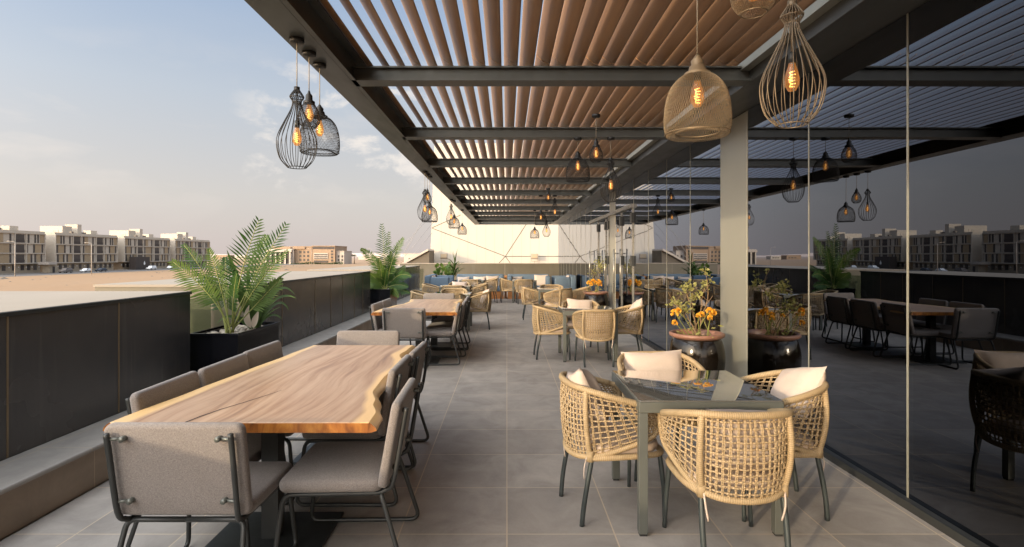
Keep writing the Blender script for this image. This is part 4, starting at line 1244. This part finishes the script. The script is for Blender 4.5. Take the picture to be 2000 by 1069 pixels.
def pebbles(x0, y0, x1, y1, z, n, label):
    rr = random.Random(n); m = MB()
    for k in range(n):
        cx, cy = rr.uniform(x0,x1), rr.uniform(y0,y1); r = rr.uniform(.018,.036); ang = rr.uniform(0,PI)
        sx, sy, sz = r*rr.uniform(.9,1.5), r*rr.uniform(.8,1.1), r*rr.uniform(.55,.8)
        v = []; 
        for i in range(1,4):
            for j in range(8):
                th = PI*i/4; ph = 2*PI*j/8
                px, py, pz = sx*math.sin(th)*math.cos(ph), sy*math.sin(th)*math.sin(ph), sz*math.cos(th)
                v.append((cx+px*math.cos(ang)-py*math.sin(ang), cy+px*math.sin(ang)+py*math.cos(ang), z+pz+rr.uniform(0,.001)))
        v += [(cx,cy,z+sz),(cx,cy,z-sz)]
        f = [(24,j,(j+1)%8) for j in range(8)]+[(25,16+(j+1)%8,16+j) for j in range(8)]
        for i in range(2):
            for j in range(8): f.append((i*8+j,i*8+8+j,i*8+8+(j+1)%8,i*8+(j+1)%8))
        m.add(v, f, smooth=True)
    tag(m.build('pebbles', M['pebble']), label, 'pebbles', kind='stuff')
pebbles(-3.22,5.64,-2.8,6.56,.705,150,'pale rounded pebbles filling the large planter')
pebbles(-3.22,12.94,-2.8,13.66,.715,90,'pale rounded pebbles filling the smaller planter')

def frond_geo(stem, leaf, p0, p1, p2, n=26, ll=.20, start=.32, droop=.35, rr=None, wid=.011, upn=None):
    rr = rr or random.Random(1)
    pts = bez(p0, p1, p2, 18)
    stem.tube(pts, [.008*(1-.8*i/18)+.0012 for i in range(19)], 5)
    for k in range(n):
        t = start+(1-start)*(k/(n-1))
        x = t*18; i = min(int(x),17); p = pts[i].lerp(pts[i+1], x-i); T = (pts[i+1]-pts[i]).normalized()
        up = upn or Vector((0,0,1))
        side = T.cross(up)
        if side.length < .1: side = T.cross(Vector((0,1,0)))
        side.normalize(); nn = side.cross(T).normalized()
        s_ = (t-start)/(1-start)
        L = ll*(.45+.55*math.sin(PI*min(1,(s_*.8+.18))))*(1-.45*s_**4)
        for sg in (-1,1):
            d = (side*sg*(.95-.25*s_)+T*(.38+.42*s_)+nn*.16).normalized()
            d = (d+Vector((rr.uniform(-.08,.08),rr.uniform(-.08,.08),rr.uniform(-.08,.08)))).normalized()
            Lk = L*rr.uniform(.85,1.1)
            wv = (T-d*T.dot(d)).normalized()
            m1 = p+d*Lk*.45; m1.z -= droop*Lk*.08
            e = p+d*Lk; e.z -= droop*Lk*.40
            w0, w1 = wid*.45, wid
            leaf.add([p-wv*w0,p+wv*w0,m1+wv*w1,m1-wv*w1,e], [(0,1,2,3),(3,2,4)], smooth=False)
def blade_geo(m, p0, p1, p2, w, n=10, fold=.25, face=None):
    pts = bez(p0, p1, p2, n); v = []
    for i, p in enumerate(pts):
        t = i/n; T = (pts[min(i+1,n)]-pts[max(i-1,0)]).normalized()
        sd = T.cross(face or Vector((0,0,1)))
        if sd.length < .05: sd = Vector((1,0,0))
        sd.normalize(); up = sd.cross(T)
        ww = w*math.sin(PI*(t**.8*.92+.06))
        if i == n: ww = .001
        v += [p-sd*ww+up*ww*fold, p, p+sd*ww+up*ww*fold]
    f = []
    for i in range(n): k = i*3; f += [(k,k+1,k+4,k+3),(k+1,k+2,k+5,k+4)]
    m.add(v, f, smooth=True)

# big palm
rr = random.Random(21)
o = empty('palm_plant', (-2.98,5.98,.7), 0, 'large palm with feathery fronds in the nearer black planter', 'palm')
oo = Vector(o.location)
FR = [((462,642),(505,590),(548,545),6.1,.15,'palm_light'),((455,642),(445,560),(440,505),6.2,.15,'palm'),((448,642),(425,575),(338,512),5.75,.19,'palm_light'),((450,640),(425,560),(360,480),5.95,.15,'palm'),((452,642),(438,575),(409,488),5.85,.14,'palm_light'),
      ((455,644),(455,560),(505,432),5.8,.25,'palm'),((456,642),(480,560),(558,440),6.2,.22,'palm'),((460,640),(480,570),(560,492),6.0,.16,'palm_light'),
      ((452,645),(452,600),(462,535),5.7,.12,'palm'),((462,640),(500,540),(520,462),6.35,.2,'palm_light'),((449,642),(435,590),(402,540),6.1,.14,'palm')]
for (a, c, e, Y, ll, mt) in FR:
    st, lf_ = MB(), MB()
    P0 = Vector((-2.98+rr.uniform(-.05,.05), 5.85+rr.uniform(-.05,.1), .70)); P1 = at(c[0],c[1],(5.9+Y)/2); P2 = at(e[0],e[1],Y)
    frond_geo(st, lf_, P0-oo, P1-oo, P2-oo, 24, ll*1.08, .42, .35, rr, .0098, Vector((rr.uniform(-.3,.3),-1,.45)).normalized())
    s_ = st.build('frond', M['stalk'], o); lf_.build('leaflets', M[mt], s_)
# lily beside it
o = empty('lily_plant', (-2.9,6.3,.7), 0, 'broad-leaved plant with drooping blades beside the large palm', 'plant')
oo = Vector(o.location)
BL = [((490,640),(470,560),(443,488),.045),((492,638),(500,560),(527,500),.05),((495,640),(520,545),(570,530),.032),((497,640),(540,530),(576,576),.024),((497,640),(540,560),(578,583),.026),
      ((496,642),(545,565),(564,606),.022),((494,642),(530,600),(551,624),.02),((486,642),(450,600),(424,632),.02),((488,642),(480,600),(455,560),.035),((492,640),(505,600),(540,556),.034),
      ((490,640),(490,580),(482,520),.04),((498,642),(520,610),(548,600),.018),((486,642),(470,610),(448,625),.02)]
for i, (a, c, e, w) in enumerate(BL):
    m = MB(); Y = 6.25+rr.uniform(-.12,.12)
    blade_geo(m, Vector((-2.9+rr.uniform(-.04,.04),6.28+rr.uniform(-.05,.05),.70))-oo, at(c[0],c[1],Y)-oo, at(e[0],e[1],Y-.15)-oo, w, 12, .25, Vector((0,-.75,.65)))
    m.build('leaf', M['lily'], o)
for (a, c, e) in (((490,640),(478,620),(487,596)),((494,640),(500,625),(505,607))):
    m = MB(); blade_geo(m, at(a[0],a[1],6.15)-oo, at(c[0],c[1],6.1)-oo, at(e[0],e[1],6.1)-oo, .038, 8, .4, Vector((0,-.9,.3))); m.build('flower', M['spathe'], o)
# smaller palm
o = empty('palm_plant', (-2.99,13.3,.7), 0, 'smaller palm in the farther black planter', 'palm'); oo = Vector(o.location)
FR2 = [((742,560),(712,572),13.2,.15),((770,560),(800,572),13.1,.15),((748,560),(735,578),13.0,.14),((765,560),(778,580),13.0,.14),((752,530),(760,455),13.4,.22),((752,520),(746,440),13.3,.30),((735,500),(706,487),13.1,.2),((765,500),(787,466),13.4,.22),((775,525),(802,540),13.0,.2),((738,545),(722,535),13.2,.2),((765,540),(790,520),13.6,.2),
       ((745,530),(728,500),13.7,.22),((755,540),(765,490),13.2,.22),((770,550),(796,560),13.1,.18),((742,550),(718,552),13.4,.18),((760,530),(775,482),13.0,.2),((748,545),(740,505),13.0,.2),((752,550),(755,525),12.95,.16)]
for (c, e, Y, ll) in FR2:
    st, lf_ = MB(), MB()
    frond_geo(st, lf_, Vector((-2.99+rr.uniform(-.08,.08),13.3+rr.uniform(-.1,.1),.7))-oo, at(c[0],c[1],13.3)-oo, at(e[0],e[1],Y)-oo, 26, ll, .26, .6, rr, .012, Vector((rr.uniform(-.2,.2),-1,.25)).normalized())
    s_ = st.build('frond', M['stalk'], o); lf_.build('leaflets', M[rr.choice(['palm','palm','palm_light'])], s_)

# corner plants by the sofas
def round_pot(x, y, r, h, label):
    o = empty('plant_pot', (x,y,0), 0, label, 'pot')
    m = MB(); m.lathe([(0,0),(r*.8,0),(r,.04),(r,h),(r*.9,h),(r*.88,h-.05),(0,h-.05)], 24); m.build('body', M['planter'], o)
    m = MB(); m.lathe([(r*.87,h-.04),(0,h-.035)], 20); m.build('soil', M['soil'], o)
round_pot(-1.98,20.75,.24,.62,'round black pot under the spiky plant between the sofas')
round_pot(-2.42,20.95,.26,.55,'round black pot under the bushy plant behind the left sofa')
o = empty('spiky_plant', (-1.98,20.75,.58), 0, 'spiky dracaena plant rising between the left sofas', 'plant')
for k in range(34):
    a = rr.uniform(0,2*PI); hh = rr.uniform(.25,1.1); ln = rr.uniform(.25,.55)*(1.2-hh*.5)
    m = MB(); d = Vector((math.cos(a),math.sin(a),0))
    blade_geo(m, Vector((0,0,hh*.55)), d*ln*.6+Vector((0,0,hh*.55+ln*.8)), d*ln*1.25+Vector((0,0,hh*.55+ln*(.9-.9*rr.random()))), .028, 6, .3)
    m.build('leaf', M['lily' if k%3 else 'palm_light'], o)
for k in range(5):
    m = MB(); blade_geo(m, Vector((0,0,.4)), Vector((rr.uniform(-.06,.06),0,.8)), Vector((rr.uniform(-.14,.14),rr.uniform(-.1,.1),1.25-.05*k)), .03, 6, .3); m.build('leaf', M['lily'], o)
o = empty('bushy_plant', (-2.42,20.95,.5), 0, 'light green bushy plant behind the left end sofa', 'plant')
for k in range(46):
    a = rr.uniform(0,2*PI); el = rr.uniform(.1,1.4); r_ = rr.uniform(.15,.42)
    p = Vector((math.cos(a)*math.cos(el)*r_*1.1, math.sin(a)*math.cos(el)*r_, .25+math.sin(el)*r_*1.35))
    m = MB(); d = (p-Vector((0,0,.1))).normalized()
    blade_geo(m, p, p+d*.08+Vector((0,0,.04)), p+d*.17-Vector((0,0,.03)), .065, 5, .2, Vector((rr.uniform(-.4,.4),-.8,.5)))
    m.build('leaf', M['palm_light' if k%2 else 'lily'], o)
m = MB(); m.tube([(0,0,.0),(0.02,0,.3)], .02, 6); m.build('stem', M['bark'], o)

# glazed urns with flowering shrubs
def urn(x, y, label):
    o = empty('glazed_urn', (x,y,0), 0, label, 'pot', 'black glazed urns beside the glass')
    m = MB(); m.lathe(smooth_prof([(0,0),(.20,.0),(.215,.03),(.255,.16),(.288,.34),(.293,.48),(.272,.60),(.248,.655)],4), 48); m.build('body', M['glaze'], o)
    m = MB(); m.lathe([(.246,.655),(.282,.672),(.292,.686),(.290,.706),(.275,.714),(.25,.710),(.24,.69),(.236,.62)], 48); m.build('rim', M['terracotta'], o)
    m = MB(); m.lathe([(.238,.655),(.12,.672),(0,.676)], 24); m.build('soil', M['soil'], o)
    return o
urn(2.08,5.98,'black glazed urn with terracotta rim beside the wide steel column')
urn(2.08,12.75,'black glazed urn far back beside the glass doors')
def leafclump(m, c, r, n, s, rr):
    for k in range(n):
        p = Vector(c)+Vector((rr.gauss(0,r*.5),rr.gauss(0,r*.5),rr.gauss(0,r*.5)))
        d = Vector((rr.uniform(-1,1),rr.uniform(-1,1),rr.uniform(-.4,1))).normalized(); sd = d.orthogonal().normalized()
        sd = Matrix.Rotation(rr.uniform(0,6.3),4,d) @ sd
        L = s*rr.uniform(.6,1.2); m.add([p, p+d*L*.5+sd*L*.3, p+d*L, p+d*L*.5-sd*L*.3], [(0,1,2,3)])
def flower(parent, base, c, r, rr):
    st = MB(); st.tube(bez(base, Vector(base).lerp(Vector(c),.5)+Vector((rr.uniform(-.03,.03),0,.05)), c, 6), .0045, 5)
    s_ = st.build('flower_stem', M['stalk'], parent)
    m = MB()
    for k in range(46):
        a = rr.uniform(0,2*PI); el = rr.uniform(-.6,1.5)
        d = Vector((math.cos(a)*math.cos(el),math.sin(a)*math.cos(el),math.sin(el)))
        p = Vector(c)+d*r*.35; sd = d.orthogonal().normalized(); sd = Matrix.Rotation(rr.uniform(0,6.3),4,d) @ sd
        e = Vector(c)+d*r*.86*rr.uniform(.85,1.15)
        m.add([p-sd*r*.12,p+sd*r*.12,e+sd*r*.36,e-sd*r*.36], [(0,1,2,3)])
    m.build('flower', M['orange_petal'], s_)
def shrub(x, y, tips, clumps, flowers, label, seed, Yd):
    rr = random.Random(seed)
    o = empty('flowering_shrub', (x,y,.67), 0, label, 'plant', 'flowering shrubs in the glazed urns'); oo = Vector(o.location)
    for (c, e) in tips:
        m = MB(); P = bez(Vector((rr.uniform(-.05,.05),rr.uniform(-.05,.05),0)), at(c[0],c[1],Yd)-oo, at(e[0],e[1],Yd+rr.uniform(-.12,.12))-oo, 10)
        P = [p+Vector((rr.uniform(-.006,.006),rr.uniform(-.006,.006),0)) for p in P]
        m.tube(P, [.008*(1-.75*i/10) for i in range(11)], 5)
        for q in (4,6,8):
            d = Vector((rr.uniform(-1,1),rr.uniform(-1,1),rr.uniform(.2,1))).normalized()
            m.tube([P[q],P[q]+d*.05,P[q]+d*.09+Vector((0,0,.02))], .0025, 4)
        m.build('branch', M['bark'], o)
    m = MB()
    for (px, py, r_, n_) in clumps:
        leafclump(m, at(px,py,Yd+rr.uniform(-.12,.12))-oo, r_, n_, .045, rr)
    m.build('leaves', M['yellow_leaf'], o)
    for (px, py, r_) in flowers:
        yv = Yd-.12+rr.uniform(-.06,.06)
        flower(o, (rr.uniform(-.12,.12)+(at(px,py,yv).x-oo.x)*.6, -.1, 0), at(px,py,yv)-oo, r_, rr)
    m = MB()
    leafclump(m, Vector((0,0,.03)), .2, 40, .07, rr); m.v = [(a,b_,max(c,.0)*.5+.0) for a,b_,c in m.v]; m.build('ground_leaves', M['yellow_leaf'], o)
shrub(2.08,5.98,[((1355,600),(1333,560)),((1395,575),(1376,528)),((1372,600),(1392,578)),((1345,610),(1316,592)),((1365,590),(1378,556)),((1350,600),(1352,572)),((1335,620),(1305,570))],
      [(1337,565,.07,46),(1347,561,.06,30),(1322,595,.07,34),(1317,592,.05,18),(1355,580,.06,34),(1365,574,.05,24),(1377,560,.045,26),(1376,553,.03,12),(1340,602,.08,44),(1388,550,.03,10),(1376,528,.025,10),(1384,538,.025,8),(1330,612,.05,18),(1350,633,.06,14)],
      [(1318,612,.05),(1325,608,.04),(1318,631,.038),(1370,616,.042),(1386,609,.05),(1393,612,.045),(1387,622,.036),(1364,617,.03)],'yellow-green twiggy shrub with orange flowers in the nearer urn',5,5.98)
shrub(2.08,12.75,[((1168,550),(1160,530)),((1172,545),(1178,505)),((1164,545),(1172,520)),((1160,550),(1155,525))],
      [(1162,530,.12,50),(1168,515,.11,50),(1176,510,.1,44),(1174,525,.1,40),(1160,545,.1,30),(1180,520,.07,16)],
      [(1150,553,.06),(1158,550,.065),(1163,553,.06),(1170,551,.07),(1172,556,.06),(1155,556,.05)],'tall yellow-green shrub with row of orange flowers in the far urn',9,12.75)

# far date palms
for (px, Y, h, l) in ((679,420,6.5,'left of two dark date palms beside the low grey wing'),(692,415,6.0,'right of two dark date palms beside the low grey wing')):
    x = (px-990)*Y/F
    o = empty('date_palm', (x,Y,GZ), 0, l, 'tree', 'far date palms')
    m = MB(); m.tube([(0,0,0),(.1,0,h*.5),(0,0,h)], [.35,.25,.22], 7); m.build('trunk', M['bark'], o)
    m = MB(); r2 = random.Random(px)
    for k in range(26):
        a = r2.uniform(0,2*PI); d = Vector((math.cos(a),math.sin(a),0)); e = r2.uniform(-.9,.9)
        blade_geo(m, Vector((0,0,h)), d*1.4+Vector((0,0,h+1.2+e*.5)), d*2.7+Vector((0,0,h-.4+e*1.6)), .35, 5, .4)
    m.build('crown', M['tree_far'], o)
# hedge and shrubs before campus
m = MB(); r2 = random.Random(3)
for k in range(700):
    x = r2.uniform((570-990)*392/F,(670-990)*392/F); p = Vector((x,392+r2.uniform(-1,1),GZ+r2.uniform(0,1.6)*(.6+.4*math.sin(x*.3))))
    d = Vector((r2.uniform(-1,1),r2.uniform(-1,1),r2.uniform(-1,1))).normalized(); sd = d.orthogonal().normalized()
    m.add([p,p+d*.4+sd*.3,p+d*.8,p+d*.4-sd*.3],[(0,1,2,3)])
tag(m.build('hedge', M['tree_far']), 'dark green hedge line at the foot of the tan campus buildings', 'hedge', kind='stuff')

# ------------------------------------------------------------------ camera
cam = bpy.data.cameras.new('camera'); co = bpy.data.objects.new('camera', cam); COL.objects.link(co)
co.location = (0,0,CAM_H); co.rotation_euler = (PI/2,0,0)
cam.sensor_width = 36; cam.lens = F/2000*36
cam.shift_x = 10/2000; cam.shift_y = -34.5/2000
cam.clip_start = .05; cam.clip_end = 20000
scene.camera = co

# ------------------------------------------------------------------ light
SUN_DIR = Vector((-.67,-.74,.180)).normalized()      # towards the sun
sun = bpy.data.lights.new('sun', 'SUN'); so = bpy.data.objects.new('sun', sun); COL.objects.link(so)
so.rotation_euler = SUN_DIR.to_track_quat('Z','Y').to_euler()
sun.energy = 3.1; sun.angle = R(.8); sun.color = (1,.80,.54)
el = math.asin(SUN_DIR.z); az = math.atan2(SUN_DIR.x, SUN_DIR.y)
w = bpy.data.worlds.new('World'); scene.world = w; w.use_nodes = True
nt = w.node_tree; bg = nt.nodes['Background']
sky = N(nt, 'ShaderNodeTexSky', sky_type='NISHITA', sun_disc=False)
sky.sun_elevation = el; sky.sun_rotation = az; sky.dust_density = 2.5; sky.air_density = 1.0; sky.ozone_density = 1.0
tc = N(nt, 'ShaderNodeTexCoord'); sp = N(nt, 'ShaderNodeSeparateXYZ'); nt.links.new(tc.outputs['Generated'], sp.inputs[0])
z = sp.outputs[2]
SKYMIX = .86; GLOW = 1.0; DOME_FILL = 3.3
grad = ramp(nt, z, [(0.0,(6.1,5.3,5.05)), (.10,(6.1,5.75,5.5)), (.26,(4.9,5.4,6.1)), (.44,(3.0,4.1,5.9)), (.6,(3.8,4.15,4.7))])
c = mixc(nt, SKYMIX, sky.outputs[0], grad)
mp = N(nt, 'ShaderNodeMapping'); mp.inputs['Scale'].default_value = (1,1,2.6); nt.links.new(tc.outputs['Generated'], mp.inputs[0])
cn = noisen(nt, mp.outputs[0], 5.5, 7, .55, .3)
cm = N(nt, 'ShaderNodeMapRange'); cm.inputs[1].default_value = .52; cm.inputs[2].default_value = .72; nt.links.new(cn, cm.inputs[0])
band = ramp(nt, z, [(0,(0,0,0)), (.07,(.3,.3,.3)), (.15,(1,1,1)), (.25,(.6,.6,.6)), (.34,(.05,.05,.05))])
c = mixc(nt, mathn(nt, 'MULTIPLY', mathn(nt, 'MULTIPLY', cm.outputs[0], band), .4), c, (7.4,6.7,6.1))
# small cumulus low in the sky beside the pergola
d0 = N(nt, 'ShaderNodeVectorMath', operation='DOT_PRODUCT'); nt.links.new(tc.outputs['Generated'], d0.inputs[0]); d0.inputs[1].default_value = tuple(Vector((-.25,1,.155)).normalized())
w0 = N(nt, 'ShaderNodeMapRange', interpolation_type='SMOOTHSTEP'); w0.inputs[1].default_value = .965; w0.inputs[2].default_value = .995; nt.links.new(d0.outputs['Value'], w0.inputs[0])
mp2 = N(nt, 'ShaderNodeMapping'); mp2.inputs['Scale'].default_value = (1,1,1.8); mp2.inputs['Location'].default_value = (.37,.2,.11); nt.links.new(tc.outputs['Generated'], mp2.inputs[0])
n0 = noisen(nt, mp2.outputs[0], 11, 9, .6, .2)
m0 = N(nt, 'ShaderNodeMapRange', interpolation_type='SMOOTHSTEP'); m0.inputs[1].default_value = .50; m0.inputs[2].default_value = .66; nt.links.new(n0, m0.inputs[0])
w1 = N(nt, 'ShaderNodeMapRange', interpolation_type='SMOOTHSTEP'); w1.inputs[1].default_value = .095; w1.inputs[2].default_value = .14; nt.links.new(z, w1.inputs[0])
c = mixc(nt, mathn(nt, 'MULTIPLY', mathn(nt, 'MULTIPLY', mathn(nt, 'MULTIPLY', m0.outputs[0], w1.outputs[0]), w0.outputs[0]), .8), c, (8.0,7.4,6.8))
# broad dusty glow of the low sun (behind the viewer's left shoulder) and an upper dome brightened as added fill light
dt = N(nt, 'ShaderNodeVectorMath', operation='DOT_PRODUCT'); nt.links.new(tc.outputs['Generated'], dt.inputs[0]); dt.inputs[1].default_value = tuple(SUN_DIR)
gl = mathn(nt, 'MULTIPLY', mathn(nt, 'POWER', mathn(nt, 'ADD', mathn(nt, 'MULTIPLY', dt.outputs['Value'], .5), .5, True), 5.0), GLOW)
c = mixc(nt, 1.0, c, mixc(nt, 1.0, mixc(nt, gl, (1,1,1), (1.9,1.85,1.75)), mixc(nt, gl, (1,1,1), (5.8,5.2,4.5)), 'MULTIPLY'), 'MULTIPLY')
mz = N(nt, 'ShaderNodeMapRange'); mz.inputs[1].default_value = .42; mz.inputs[2].default_value = .85; mz.inputs[3].default_value = 1; mz.inputs[4].default_value = DOME_FILL; nt.links.new(z, mz.inputs[0])
vs_ = N(nt, 'ShaderNodeVectorMath', operation='SCALE'); nt.links.new(c, vs_.inputs[0]); nt.links.new(mz.outputs[0], vs_.inputs['Scale']); c = vs_.outputs[0]
nt.links.new(c, bg.inputs[0]); bg.inputs[1].default_value = .12

scene.view_settings.view_transform = 'Standard'; scene.view_settings.look = 'None'
scene.view_settings.exposure = 0; scene.view_settings.gamma = 1
cy = scene.cycles
cy.use_denoising = True; cy.max_bounces = 8; cy.diffuse_bounces = 4; cy.glossy_bounces = 5; cy.transparent_max_bounces = 24
cy.caustics_reflective = False; cy.caustics_refractive = False
cy.sample_clamp_indirect = 8
